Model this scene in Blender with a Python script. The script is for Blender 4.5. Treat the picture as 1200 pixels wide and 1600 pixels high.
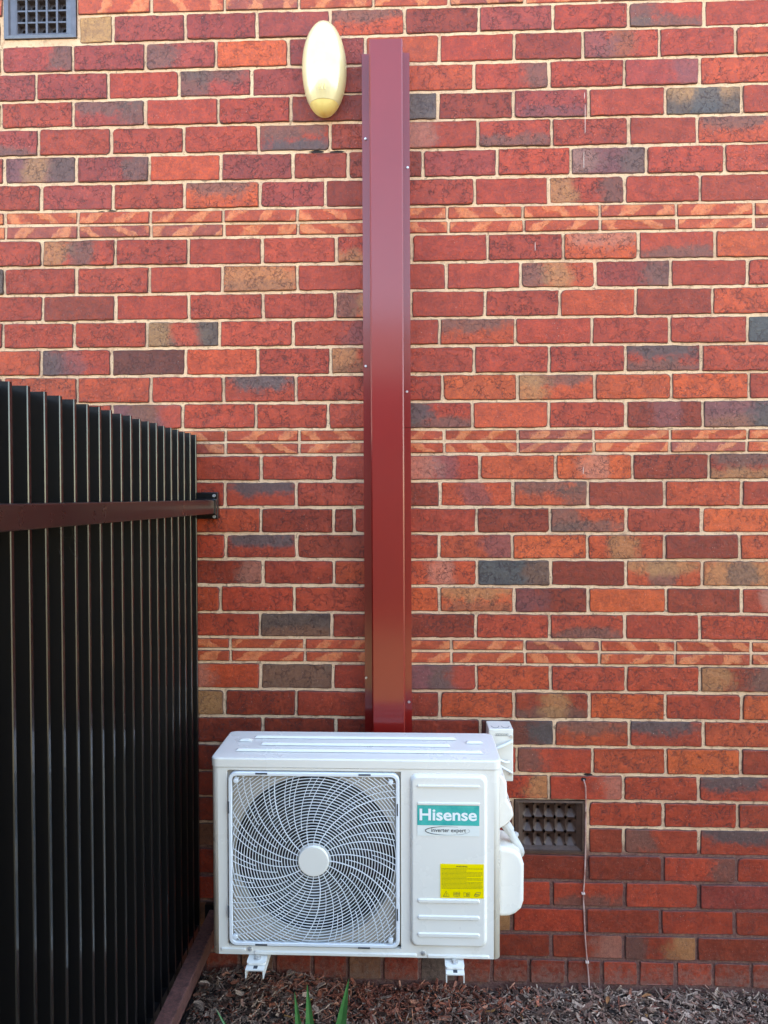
import bpy, bmesh, math, random
from mathutils import Vector, Matrix, noise
random.seed(7)
R = math.radians
for o in list(bpy.data.objects): bpy.data.objects.remove(o)
S = bpy.context.scene
COL = S.collection

# ------------------------------------------------------------------ camera
CAM = Vector((0.0, -2.36, 1.57)); F = 1155.0
ey = Vector((41, 24, -F)).normalized()
ex = Vector((F, 1.24, (41*F + 24*1.24)/F)); ex = (ex - ey*ex.dot(ey)).normalized()
ez = ex.cross(ey)
M3 = Matrix((ex, ey, ez))                       # camera -> world (rows are world axes in camera coordinates)
cam_d = bpy.data.cameras.new('camera'); cam = bpy.data.objects.new('camera', cam_d); COL.objects.link(cam)
cam_d.sensor_fit = 'VERTICAL'; cam_d.sensor_height = 36; cam_d.lens = F/1600*36
cam_d.clip_start = 0.05; cam_d.clip_end = 500
cam.matrix_world = Matrix.Translation(CAM) @ M3.to_4x4()
S.camera = cam
def at(x, y, Y=0.0):
    """point of the plane Y = const that the photo shows at pixel x, y"""
    d = M3 @ Vector((x-600, 800-y, -F))
    t = (Y - CAM.y)/d.y
    return CAM + d*t

# ------------------------------------------------------------------ light
SUN_EL, SUN_AZ = 56, 20                          # the sun stands behind the wall: the wall is in open shade
w = bpy.data.worlds.new('World'); S.world = w; w.use_nodes = True
nt = w.node_tree; nt.nodes.clear()
sky = nt.nodes.new('ShaderNodeTexSky'); sky.sky_type = 'NISHITA'; sky.sun_disc = False
sky.sun_elevation = R(SUN_EL); sky.sun_rotation = R(SUN_AZ); sky.air_density = 1.0; sky.dust_density = 0.4; sky.ozone_density = 1.6
bg = nt.nodes.new('ShaderNodeBackground'); bg.inputs[1].default_value = 0.14
wo = nt.nodes.new('ShaderNodeOutputWorld')
nt.links.new(sky.outputs[0], bg.inputs[0]); nt.links.new(bg.outputs[0], wo.inputs[0])
sd = bpy.data.lights.new('sun', 'SUN'); sd.energy = 5.0; sd.angle = R(0.53); sd.color = (1.0, .95, .87)
sun = bpy.data.objects.new('sun', sd); COL.objects.link(sun)
sun_dir = Vector((math.sin(R(SUN_AZ))*math.cos(R(SUN_EL)), math.cos(R(SUN_AZ))*math.cos(R(SUN_EL)), math.sin(R(SUN_EL))))
sun.rotation_euler = (-sun_dir).to_track_quat('-Z', 'Y').to_euler(); sun.location = (2, 6, 8)
vs = S.view_settings
vs.view_transform = 'Standard'; vs.look = 'None'; vs.gamma = 1; vs.use_curve_mapping = False
vs.exposure = 3.35
vs.use_white_balance = True; vs.white_balance_temperature = 7750; vs.white_balance_tint = 6

# ------------------------------------------------------------------ helpers
def tag(o, label=None, cat=None, group=None, kind=None):
    if label: o['label'] = label
    if cat: o['category'] = cat
    if group: o['group'] = group
    if kind: o['kind'] = kind
    return o
def empty(name, loc=(0, 0, 0)):
    o = bpy.data.objects.new(name, None); o.location = loc; o.empty_display_size = .05; COL.objects.link(o); return o
def link(name, me, mat=None, parent=None, smooth=False):
    o = bpy.data.objects.new(name, me); COL.objects.link(o)
    if mat: me.materials.append(mat)
    if smooth:
        for p in me.polygons: p.use_smooth = True
    if parent:
        o.parent = parent; o.matrix_parent_inverse = Matrix.Translation(-parent.location) if parent.type == 'EMPTY' else Matrix.Translation((0, 0, 0))
    return o
def obj(name, bm, mat=None, parent=None, smooth=False, bevel=0, seg=2, auto=None):
    me = bpy.data.meshes.new(name); bm.normal_update(); bm.to_mesh(me); bm.free()
    o = link(name, me, mat, parent, smooth)
    if bevel:
        m = o.modifiers.new('bevel', 'BEVEL'); m.width = bevel; m.segments = seg; m.limit_method = 'ANGLE'; m.angle_limit = R(35)
        m.harden_normals = False
    return o
def box(bm, x0, x1, y0, y1, z0, z1):
    v = [bm.verts.new((x, y, z)) for x in (x0, x1) for y in (y0, y1) for z in (z0, z1)]
    for f in ((0, 1, 3, 2), (4, 6, 7, 5), (0, 4, 5, 1), (2, 3, 7, 6), (0, 2, 6, 4), (1, 5, 7, 3)):
        bm.faces.new([v[i] for i in f])
def tube(bm, pts, r, n=6, cap=True):
    pts = [Vector(p) for p in pts]; rings = []
    up = None
    for i, p in enumerate(pts):
        t = (pts[min(i+1, len(pts)-1)] - pts[max(i-1, 0)]).normalized()
        if up is None: up = Vector((0, 0, 1)) if abs(t.z) < .9 else Vector((0, 1, 0))
        a = t.cross(up).normalized(); b = t.cross(a).normalized(); up = -b if False else up
        rr = r[i] if isinstance(r, (list, tuple)) else r
        rings.append([bm.verts.new(p + a*math.cos(2*math.pi*k/n)*rr + b*math.sin(2*math.pi*k/n)*rr) for k in range(n)])
    for i in range(len(rings)-1):
        for k in range(n):
            bm.faces.new((rings[i][k], rings[i][(k+1) % n], rings[i+1][(k+1) % n], rings[i+1][k]))
    if cap:
        bm.faces.new(rings[0][::-1]); bm.faces.new(rings[-1])
def rrect(x0, x1, z0, z1, r, n=4):
    pts = []
    for cx, cz, a0 in ((x1-r, z1-r, 0), (x0+r, z1-r, 90), (x0+r, z0+r, 180), (x1-r, z0+r, 270)):
        for k in range(n+1):
            a = R(a0 + 90*k/n); pts.append((cx+r*math.cos(a), cz+r*math.sin(a)))
    return pts
def prism(bm, pts, yb, yf, inset=0, cap_back=False):
    """outline in x, z extruded from yb (back) to yf (front, towards -Y); front edge drawn in by inset"""
    cx = sum(p[0] for p in pts)/len(pts); cz = sum(p[1] for p in pts)/len(pts)
    def ins(p, d):
        hx = max(abs(q[0]-cx) for q in pts); hz = max(abs(q[1]-cz) for q in pts)
        return (cx+(p[0]-cx)*(1-d/hx), cz+(p[1]-cz)*(1-d/hz))
    a = [bm.verts.new((p[0], yb, p[1])) for p in pts]
    b = [bm.verts.new((*[ins(p, inset)[0]], yf, ins(p, inset)[1])) for p in pts]
    n = len(pts)
    for i in range(n): bm.faces.new((a[i], a[(i+1) % n], b[(i+1) % n], b[i]))
    bm.faces.new(b)
    if cap_back: bm.faces.new(a[::-1])
    bmesh.ops.recalc_face_normals(bm, faces=bm.faces[:])
def disc(bm, c, r, yb, yf, n=20, inset=0):
    prism(bm, [(c[0]+r*math.cos(2*math.pi*k/n), c[1]+r*math.sin(2*math.pi*k/n)) for k in range(n)], yb, yf, inset)

# ---- materials
def mat(name, col, rough=.6, metal=0, spec=.5, coat=0, coat_r=.1, nscale=0, namt=0, bump=0, bscale=40, bdist=.002, sss=0, col2=None):
    m = bpy.data.materials.new(name); m.use_nodes = True; t = m.node_tree; b = t.nodes['Principled BSDF']
    b.inputs['Base Color'].default_value = (*col, 1); b.inputs['Roughness'].default_value = rough
    b.inputs['Metallic'].default_value = metal; b.inputs['Specular IOR Level'].default_value = spec
    b.inputs['Coat Weight'].default_value = coat; b.inputs['Coat Roughness'].default_value = coat_r
    if sss:
        b.inputs['Subsurface Weight'].default_value = sss; b.inputs['Subsurface Radius'].default_value = (.02, .015, .008)
    g = t.nodes.new('ShaderNodeNewGeometry')
    if namt:
        n = t.nodes.new('ShaderNodeTexNoise'); n.inputs['Scale'].default_value = nscale; n.inputs['Detail'].default_value = 6; n.inputs['Roughness'].default_value = .65
        t.links.new(g.outputs['Position'], n.inputs['Vector'])
        r = t.nodes.new('ShaderNodeMapRange'); r.inputs[1].default_value = .3; r.inputs[2].default_value = .7
        t.links.new(n.outputs[0], r.inputs[0])
        mx = t.nodes.new('ShaderNodeMix'); mx.data_type = 'RGBA'
        mx.inputs['A'].default_value = (*col, 1)
        c2 = col2 or tuple(c*(1-namt) for c in col); mx.inputs['B'].default_value = (*c2, 1)
        t.links.new(r.outputs[0], mx.inputs['Factor']); t.links.new(mx.outputs['Result'], b.inputs['Base Color'])
        rr = t.nodes.new('ShaderNodeMapRange'); rr.inputs[3].default_value = rough*.85; rr.inputs[4].default_value = min(1, rough*1.2)
        t.links.new(n.outputs[0], rr.inputs[0]); t.links.new(rr.outputs[0], b.inputs['Roughness'])
    if bump:
        n = t.nodes.new('ShaderNodeTexNoise'); n.inputs['Scale'].default_value = bscale; n.inputs['Detail'].default_value = 5
        t.links.new(g.outputs['Position'], n.inputs['Vector'])
        bp = t.nodes.new('ShaderNodeBump'); bp.inputs['Strength'].default_value = bump; bp.inputs['Distance'].default_value = bdist
        t.links.new(n.outputs[0], bp.inputs['Height']); t.links.new(bp.outputs[0], b.inputs['Normal'])
    return m

class NG:                                        # terse node builder
    def __init__(s, m): s.t = m.node_tree; s.b = s.t.nodes['Principled BSDF']
    def n(s, typ, **k):
        x = s.t.nodes.new('ShaderNode'+typ)
        for a, v in k.items():
            if hasattr(x, a): setattr(x, a, v)
        return x
    def l(s, a, b): s.t.links.new(a, b)
    def inp(s, sock, v):
        if isinstance(v, bpy.types.NodeSocket): s.l(v, sock)
        else: sock.default_value = v
    def math(s, op, a, b=0, c=0, clamp=False):
        x = s.n('Math'); x.operation = op; x.use_clamp = clamp
        s.inp(x.inputs[0], a); s.inp(x.inputs[1], b); s.inp(x.inputs[2], c); return x.outputs[0]
    def attr(s, name):
        return s.n('Attribute', attribute_name=name)
    def mix(s, f, a, b, mode='MIX'):
        x = s.n('Mix'); x.data_type = 'RGBA'; x.blend_type = mode
        s.inp(x.inputs['Factor'], f)
        for k, v in (('A', a), ('B', b)):
            s.inp(x.inputs[k], (*v, 1) if isinstance(v, tuple) else v)
        return x.outputs['Result']
    def noise(s, vec, sc, det=4, rough=.6, col=False):
        x = s.n('TexNoise'); x.inputs['Scale'].default_value = sc; x.inputs['Detail'].default_value = det; x.inputs['Roughness'].default_value = rough
        s.l(vec, x.inputs['Vector']); return x.outputs[1 if col else 0]
    def ramp(s, v, a, b, c=0, d=1, smooth=True):
        x = s.n('MapRange'); x.interpolation_type = 'SMOOTHSTEP' if smooth else 'LINEAR'
        s.inp(x.inputs[0], v)
        for i, q in enumerate((a, b, c, d)): x.inputs[i+1].default_value = q
        return x.outputs[0]

def brick_material():
    m = bpy.data.materials.new('fired_brick'); m.use_nodes = True; g = NG(m)
    geo = g.n('NewGeometry'); P = geo.outputs['Position']
    base = g.attr('base').outputs['Color']; uv = g.attr('buv').outputs['Vector']
    sx = g.n('SeparateXYZ'); g.l(uv, sx.inputs[0]); u, v, sd_ = sx.outputs
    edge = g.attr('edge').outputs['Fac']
    # each brick has its own piece of the noise
    sh = g.n('CombineXYZ'); g.l(g.math('MULTIPLY', sd_, 13.7), sh.inputs[0]); g.l(g.math('MULTIPLY', sd_, 5.1), sh.inputs[2])
    va = g.n('VectorMath', operation='ADD'); g.l(P, va.inputs[0]); g.l(sh.outputs[0], va.inputs[1]); Q = va.outputs[0]
    n1 = g.noise(Q, 22, 4); n2 = g.noise(Q, 95, 5, .7); n3 = g.noise(Q, 420, 3, .7)
    col = base
    mott = g.mix(g.ramp(n1, .35, .68), (.80, .78, .80), (1.10, 1.12, 1.06))
    col = g.mix(1.0, col, mott, 'MULTIPLY')
    fine = g.mix(g.ramp(n2, .36, .64), (.80, .76, .76), (1.12, 1.12, 1.10))
    col = g.mix(1.0, col, fine, 'MULTIPLY')
    # kiln flash patches
    for k in ('a', 'b'):
        c = g.attr('f'+k).outputs['Color']
        p = g.n('SeparateXYZ'); g.l(g.attr('p'+k).outputs['Vector'], p.inputs[0])
        q = g.n('SeparateXYZ'); g.l(g.attr('q'+k).outputs['Vector'], q.inputs[0])
        du = g.math('DIVIDE', g.math('SUBTRACT', u, p.outputs[0]), p.outputs[2])
        dv = g.math('DIVIDE', g.math('SUBTRACT', v, p.outputs[1]), q.outputs[0])
        du = g.math('ADD', du, g.math('MULTIPLY', dv, q.outputs[2]))
        d = g.math('SQRT', g.math('ADD', g.math('MULTIPLY', du, du), g.math('MULTIPLY', dv, dv)))
        d = g.math('ADD', d, g.math('MULTIPLY', g.math('SUBTRACT', n1, .5), 1.5))
        d = g.math('ADD', d, g.math('MULTIPLY', g.math('SUBTRACT', n2, .5), .8))
        f = g.math('MULTIPLY', g.ramp(d, 1.25, .55), q.outputs[1], clamp=True)
        c2 = g.mix(1.0, c, fine, 'MULTIPLY')
        col = g.mix(f, col, c2)
    # moulded bands: diagonal lighter strokes
    band = g.attr('band').outputs['Fac']
    ph = g.math('ADD', g.math('MULTIPLY', u, 2.05), g.math('MULTIPLY', v, g.math('MULTIPLY', band, .36)))
    ph = g.math('ADD', ph, g.math('MULTIPLY', g.math('SUBTRACT', n1, .5), .75)); ph = g.math('ADD', ph, g.math('MULTIPLY', sd_, 3.0)); ph = g.math('ADD', ph, g.math('MULTIPLY', g.math('SUBTRACT', g.noise(Q, 9, 2), .5), 1.0))
    sn = g.math('SINE', g.math('MULTIPLY', ph, 6.2832))
    st = g.math('MULTIPLY', g.ramp(sn, .10, .70), g.ramp(g.noise(Q, 40, 3), .36, .56, .45, 1))
    st = g.math('MULTIPLY', st, g.math('MINIMUM', g.math('ABSOLUTE', band), 1.0))
    col = g.mix(g.math('MULTIPLY', st, .44), col, (.88, .30, .11))
    # fine crazing
    wv = g.n('VectorMath', operation='ADD'); g.l(Q, wv.inputs[0])
    wn = g.noise(Q, 60, 3, .6, True); wsc = g.n('VectorMath', operation='SCALE'); wsc.inputs['Scale'].default_value = .042
    g.l(wn, wsc.inputs[0]); g.l(wsc.outputs[0], wv.inputs[1])
    vo = g.n('TexVoronoi'); vo.feature = 'DISTANCE_TO_EDGE'; vo.inputs['Scale'].default_value = 52; g.l(wv.outputs[0], vo.inputs['Vector'])
    cr = g.ramp(vo.outputs['Distance'], .055, .014)
    cr = g.math('MULTIPLY', cr, g.ramp(g.noise(Q, 24, 3), .44, .55)); cr = g.math('MULTIPLY', cr, g.attr('crack').outputs['Fac'])
    col = g.mix(g.math('MULTIPLY', cr, .78), col, (.055, .02, .018))
    # pits and lime specks
    col = g.mix(g.ramp(n3, .58, .68, 0, .7), col, (.06, .02, .014)); col = g.mix(g.ramp(g.noise(Q, 170, 2), .64, .70, 0, .65), col, (.07, .022, .015))
    col = g.mix(g.ramp(g.noise(Q, 300, 1), .745, .79, 0, .55), col, (.60, .50, .42))
    # dark rim painted along the arris: shade of the gap to the mortar
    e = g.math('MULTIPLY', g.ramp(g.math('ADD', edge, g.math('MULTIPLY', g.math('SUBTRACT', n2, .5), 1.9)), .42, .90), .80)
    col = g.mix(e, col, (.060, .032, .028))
    z = g.n('SeparateXYZ'); g.l(P, z.inputs[0])      # mud splashed up from the bed
    sp = g.ramp(g.math('ADD', z.outputs[2], g.math('MULTIPLY', g.math('SUBTRACT', g.noise(P, 55, 5, .75), .5), .35)), .10, -.02)
    col = g.mix(g.math('MULTIPLY', sp, .5), col, (.24, .15, .11))
    g.l(col, g.b.inputs['Base Color'])
    g.l(g.ramp(n2, .3, .7, .42, .66), g.b.inputs['Roughness'])
    h = g.math('ADD', g.math('MULTIPLY', n2, .6), g.math('MULTIPLY', n3, .25)); h = g.math('ADD', h, g.math('MULTIPLY', n1, .8)); h = g.math('SUBTRACT', h, g.math('MULTIPLY', cr, .7)); h = g.math('ADD', h, g.math('MULTIPLY', st, .5))
    bp = g.n('Bump'); g.b.inputs['Specular IOR Level'].default_value = .40; bp.inputs['Strength'].default_value = .8; bp.inputs['Distance'].default_value = .0034
    g.l(h, bp.inputs['Height']); g.l(bp.outputs[0], g.b.inputs['Normal'])
    return m
def mortar_material():
    m = bpy.data.materials.new('lime_mortar'); m.use_nodes = True; g = NG(m)
    P = g.n('NewGeometry').outputs['Position']
    n1 = g.noise(P, 9, 4); n2 = g.noise(P, 120, 5, .7); n3 = g.noise(P, 500, 2)
    z = g.n('SeparateXYZ'); g.l(P, z.inputs[0])
    zz = g.math('ADD', z.outputs[2], g.math('MULTIPLY', g.math('SUBTRACT', n1, .5), .12))
    low = g.ramp(zz, .475, .43)                  # the courses near the ground were laid in a browner mix
    a = g.mix(g.ramp(n1, .35, .65), (.76, .49, .30), (.66, .40, .25))
    b = g.mix(g.ramp(n2, .35, .65), (.24, .115, .085), (.15, .06, .05))
    c = g.mix(low, a, b)
    c = g.mix(g.ramp(n2, .30, .50, .45, 0), c, (.20, .11, .07))
    c = g.mix(g.ramp(n3, .66, .74, 0, .4), c, (.16, .10, .08))
    x = g.noise(P, 38, 3)
    c = g.mix(g.ramp(x, .56, .70, 0, .55), c, (.34, .17, .10)); c = g.mix(g.ramp(g.noise(P, 75, 3), .63, .69, 0, .6), c, (.10, .055, .04))
    g.l(c, g.b.inputs['Base Color']); g.b.inputs['Roughness'].default_value = .9; g.b.inputs['Specular IOR Level'].default_value = .25
    h = g.math('ADD', g.math('MULTIPLY', n2, 1.0), g.math('MULTIPLY', n3, .4))
    bp = g.n('Bump'); bp.inputs['Strength'].default_value = .9; bp.inputs['Distance'].default_value = .003
    g.l(h, bp.inputs['Height']); g.l(bp.outputs[0], g.b.inputs['Normal'])
    return m
M_brick = brick_material(); M_mortar = mortar_material()
M_red = mat('manor_red_steel', (.225, .006, .0035), .45, spec=.25, coat=.85, coat_r=.14, nscale=6, namt=.08, bump=.12, bscale=3.5, bdist=.012)
M_red.node_tree.nodes['Principled BSDF'].inputs['Coat IOR'].default_value = 1.5
M_screw = mat('zinc_screw', (.62, .60, .58), .35, metal=.7)
M_white = mat('white_powder_coat', (.82, .765, .685), .27, spec=.5, nscale=2.5, namt=.03)
M_guard = mat('white_plastic', (.78, .79, .80), .38)
M_inner = mat('inner_sheet', (.46, .39, .31), .6)
M_dark = mat('dark_cavity', (.015, .015, .016), .7)
M_fan = mat('grey_fan_plastic', (.035, .032, .03), .45)
M_coil = mat('coil_fins', (.02, .02, .02), .6, metal=.0)
M_slot = mat('slot_shadow_plastic', (.05, .055, .065), .6)
M_fence = mat('dark_bronze_steel', (.0035, .0032, .0036), .30, spec=.5, coat=.6, coat_r=.06, nscale=5, namt=.2)
M_rail = mat('dark_brown_steel', (.013, .0045, .004), .28, coat=.3, nscale=14, namt=.25, col2=(.009, .004, .004))
M_dusty = mat('dusty_brown_rail', (.030, .010, .009), .6, nscale=90, namt=.5, col2=(.17, .065, .05), bump=.4, bscale=200)
M_cream = mat('cream_plastic', (.78, .72, .62), .4, nscale=20, namt=.06)
M_lens = mat('yellowed_diffuser', (.64, .52, .26), .25, coat=.9, coat_r=.05, nscale=9, namt=.15, col2=(.66, .56, .34))
M_lens_in = mat('yellowed_cap', (.74, .56, .20), .25, coat=.9, coat_r=.06)
M_terra = mat('glazed_vent', (.10, .085, .10), .32, coat=.5, coat_r=.25, nscale=40, namt=.4, bump=.4, bscale=90)
M_terra2 = mat('brown_vent', (.055, .027, .018), .5, nscale=50, namt=.4, col2=(.10, .052, .035), bump=.4, bscale=90)
M_hole = mat('vent_hole', (.012, .008, .007), .9)
M_wire = mat('pale_cable_sheath', (.62, .42, .36), .5, nscale=30, namt=.35, col2=(.30, .10, .07))
M_black = mat('black_cable', (.02, .018, .018), .5)
M_pipe = mat('white_pipe_insulation', (.66, .65, .62), .5, nscale=60, namt=.12)
M_teal = mat('teal_print', (.0, .36, .33), .22, coat=.6, nscale=30, namt=.3, col2=(.05, .52, .44))
M_lbl = mat('white_label', (.82, .82, .76), .25, coat=.5)
M_yel = mat('yellow_label', (.95, .72, .0), .35, coat=.3)
M_ink = mat('black_ink', (.02, .02, .02), .5)
M_ink2 = mat('grey_ink', (.20, .15, .01), .5)
M_letter = mat('white_ink', (.88, .88, .86), .35)
M_paint = mat('dried_white_paint', (.62, .45, .38), .7)

# ------------------------------------------------------------------ the brick wall
wall = tag(empty('brick_wall', (0, 0, 0)), 'red clinker brick wall with cream mortar and three thin patterned brick bands', 'brick wall')
# bed joints: photo height at x=250 and at x=1150
J = [(21, -2), (65.5, 40), (109.5, 86.5), (153.8, 131.5), (197, 178.5), (241, 224), (284.5, 270), (328, 315.5), (350, 338), (372, 358.5),
     (415.5, 403.5), (459, 447), (501.5, 492), (544, 536.5), (587.5, 581), (630.5, 624), (671.5, 669), (691.5, 688), (711.5, 707.5),
     (752.5, 750), (793, 792), (833.5, 833.7), (873.5, 875), (914, 918), (956, 959.5), (995, 1001.5), (1014, 1020.5), (1034, 1041),
     (1075.5, 1083.5), (1118, 1127), (1161, 1169.5), (1203, 1213), (1243, 1254.5), (1283, 1296), (1322, 1338.5), (1364.5, 1381),
     (1404.5, 1422.5), (1445, 1464), (1484, 1504), (1525, 1545)]
J = [(-22.5, -41)] + J                           # top edge of the lowest course of the band above
def jy(i, x): a, b = J[i]; return a + (b-a)*(x-250)/900
# rows: (bed joint index above, joints, codes).  codes: colour, then :patches (colour letter + place)
T = 'band'
ROWS = [
 (0, [5, 120, 236.5, 351, 467, 583.5, 701.5, 820, 938, 1057, 1176], '- a a A a a A a A a'),
 (1, [2, 122, 176.5, 289, 401.5, 515.5, 632.5, 748.5, 864, 982, 1100.5, 1219], '- y p p p o:kT d p r r:kL,kB r'),
 (2, [2.5, 114, 226.5, 337.5, 451, 571, 686.5, 803.5, 911, 1030.5, 1149], 'p:kR p p:kL O p o r d r:bC,vL r'),
 (3, [56.5, 169, 280, 393.5, 508, 623, 740.5, 858, 975.5, 1093.5, 1212], 'p r p:kL,kT p d o r:kR r p:vR o'),
 (4, [1.5, 114, 227, 341, 454.5, 570, 684, 802, 919.5, 1039.5, 1159.5], 'r p:kT,kR r r d:vC g d p:vB r k:yT,KC'),
 (5, [60, 174, 287, 404, 516, 632, 746.5, 862.5, 982.5, 1089.5, 1209], 'r r r r:KB,kT d r:lL r:kB r r o:kT'),
 (6, [6.5, 119, 233, 345, 457.5, 544, 661, 776.5, 892, 1010, 1132.5], 'v:yC,kR p:kR o p d d p r v:lL,kR r'),
 (7, [64.5, 176.5, 288, 406, 508.5, 625, 741.5, 857.5, 976, 1094, 1212], 'p r O:kT p d r r r:yL,kR r r'),
 (8, [7.5, 122, 235, 349, 464.5, 581, 698.5, 817, 937, 1057, 1178.5], 'a a a a a a a a a a'),
 (9, [8.5, 122, 235.5, 350, 465.5, 582, 700.5, 819, 938, 1057.5, 1178], 'A A A a a a a a a a'),
 (10, [66, 180.5, 294, 409.5, 525.5, 643.5, 762, 880, 997.5, 1117.5], 'r:yL,kC r r r r:yB r r O:lT r:kB'),
 (11, [7, 119.5, 233.5, 347.5, 464.5, 580, 697.5, 813.5, 930, 1048, 1168], 'r r r O:yF,bB r r r o:kL,yC p:kR r'),
 (12, [67, 180.5, 295, 410.5, 524, 642.5, 758, 874.5, 993, 1113.5], 'd r r r o:kL,yC r r o d'),
 (13, [5, 116, 229.5, 343, 458, 572, 687, 805.5, 925, 1046, 1168], 'r r k:yL,rC r r:vR r o:kT r r r'),
 (14, [64.5, 174, 289.5, 402.5, 516.5, 630, 741, 858, 977.5, 1096.5], 'r:KL,vC D o r r:yL,bB r r r r:KT,kB'),
 (15, [5, 120.5, 235.5, 349.5, 462.5, 578, 691.5, 808.5, 929.5, 1049.5, 1170], 'o o r r:KT r r O o:kT,yL O O'),
 (16, [60, 175, 285.5, 400, 512.5, 628, 738, 857, 978, 1098.5], 'r v:rR,bC r r r r:KL,kB o r d:vC'),
 (17, [6, 121, 237, 352.5, 467.5, 583, 694, 809, 927.5, 1047.5, 1168], 'A a a a a a a A a a'),
 (18, [6, 121, 237, 352.5, 467, 582, 694, 809.5, 928, 1046.5, 1167], 'a A A a a a a A a A'),
 (19, [65, 180, 293, 408, 522, 637, 750, 868, 988.5, 1108], 'r r r r r r:vC,lL O O:lC d'),
 (20, [7, 122, 237, 351.5, 462.5, 578, 687.5, 801.5, 918.5, 1038.5, 1159], 'r r r r:KT r d o:vC o:kR,kT d o'),
 (21, [65, 180, 293, 408, 521.5, 553, 637, 745, 860, 978.5, 1096.5], 'r o o d d r:lR r d o:kL,kB'),
 (22, [7, 122, 237, 353, 463.5, 578, 686, 800.5, 917.5, 1038.5, 1156], 'r r r r:KT d r o:vR O o:yC d'),
 (23, [65, 180, 295, 411, 521.5, 637, 745.5, 860.5, 978, 1097], 'r r d:lR r o o:lC K:bR d o:kC,yT'),
 (24, [5, 115, 230, 344.5, 460, 575, 686.5, 803.5, 919, 1041, 1159], 'r r o r r O O:bB,yT d:vL O d'),
 (25, [65, 180, 293, 406.5, 518.5, 633, 743.5, 859, 976.5, 1094], 'r r r k:bB d d r r:kB r'),
 (26, [10, 126, 243, 359.5, 476, 592, 705, 819.5, 938, 1055.5, 1174], 'a a a a a a a A a a'),
 (27, [10, 126, 243, 360, 476.5, 592, 705.5, 820.5, 936.5, 1055, 1173.5], 'a a a a a a a a a a'),
 (28, [65, 180, 293, 407, 520, 635, 744.5, 860.5, 978, 1094], 'r r o:lL k:bF r v:kC,rR o r r'),
 (29, [5, 120, 235, 351, 463, 577, 687, 803.5, 921, 1040, 1159], 'r r b:yF d r d O d:kB,yC O r'),
 (30, [65, 180, 295, 410.5, 524.5, 640, 751, 866, 983.5, 1099], 'r r d d d d D:KR o:kT r:KT'),
 (31, [5, 120, 235, 350, 465, 580, 695, 807.5, 925.5, 1040.5, 1158], 'r r d d d r r r:kL o O'),
 (32, [60, 175, 290, 405, 520, 632, 742, 858, 974.5, 1091.5], 'r r d r d r r:yR r:lR r'),
 (33, [5, 120, 235, 350, 465, 580, 690, 802, 919, 1036.5, 1152.5], 'r r d d d r d - r r'),
 (34, [60, 175, 290, 405, 520, 632, 745, 802, 919, 974.5, 1092.5], 'r r b d d r r - d r:kL'),
 (35, [5, 120, 235, 350, 465, 580, 690, 803, 918, 1035.5, 1151], 'r r r d d r r d d r:kR'),
 (36, [60, 175, 290, 405, 520, 632, 746, 862, 976.5, 1092], 'r r r d d r r r:kB r'),
 (37, [5, 120, 235, 350, 465, 580, 690, 800, 915.5, 1032, 1148], 'r r b d d r b:yF r d r'),
 (38, [60, 175, 290, 405, 520, 632, 745, 861.5, 974.5, 1088.5], 'r r d d d r d d:lR d:kL,yR'),
 (39, [5, 62, 120, 180, 240, 280, 320, 374.7, 429, 488, 543.5, 597, 656, 712, 768.5, 826.5, 885, 940.5, 997.5, 1056, 1114.5, 1173.5], 'r r r r r d d b d d b d k d d d d r r r d')]
LAST = {1: 'r', 2: 'o', 3: 'o', 4: 'r', 5: 'o:kT', 6: 'r', 7: 'o', 10: 'O', 11: 'r', 12: 'o', 13: 'K', 14: 'r', 15: 'r', 16: 'v:bB,KR', 19: 'd:yB,kT', 20: 'r',
        21: 'O', 22: 'o', 23: 'O:yF,kC', 24: 'r:lC', 25: 'r', 28: 'd:yL,kR', 29: 'O', 30: 'o', 31: 'd', 32: 'r:KT', 33: 'r', 34: 'r:KT', 35: 'r', 36: 'p', 37: 'd', 38: 'd', 39: 'd', 0: 'a', 8: 'a', 9: 'A', 17: 'a', 18: 'a', 26: 'a', 27: 'a'}
FIRST = {1: 'd', 3: 'p', 5: 'p:kB', 7: 'r', 8: 'a', 9: 'a', 10: 'r', 11: 'k', 12: 'r', 14: 'o', 16: 'r'}
BC = {'r': (.375, .041, .015), 'd': (.255, .030, .0105), 'D': (.12, .024, .014), 'p': (.31, .038, .023), 'o': (.44, .057, .016), 'O': (.52, .076, .018),
      'v': (.20, .060, .058), 'b': (.22, .080, .036), 'g': (.13, .080, .066), 'k': (.115, .066, .048), 'K': (.074, .060, .056), 'y': (.42, .19, .07),
      'l': (.50, .26, .18), 'a': (.43, .062, .021), 'A': (.33, .062, .036)}
PL = {'T': (.45, .95, .62, .55), 'B': (.5, .05, .65, .45), 'L': (.05, .5, .38, .8), 'R': (.95, .5, .34, .8), 'C': (.5, .5, .22, .9), 'F': (.5, .5, .75, .9)}
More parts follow.
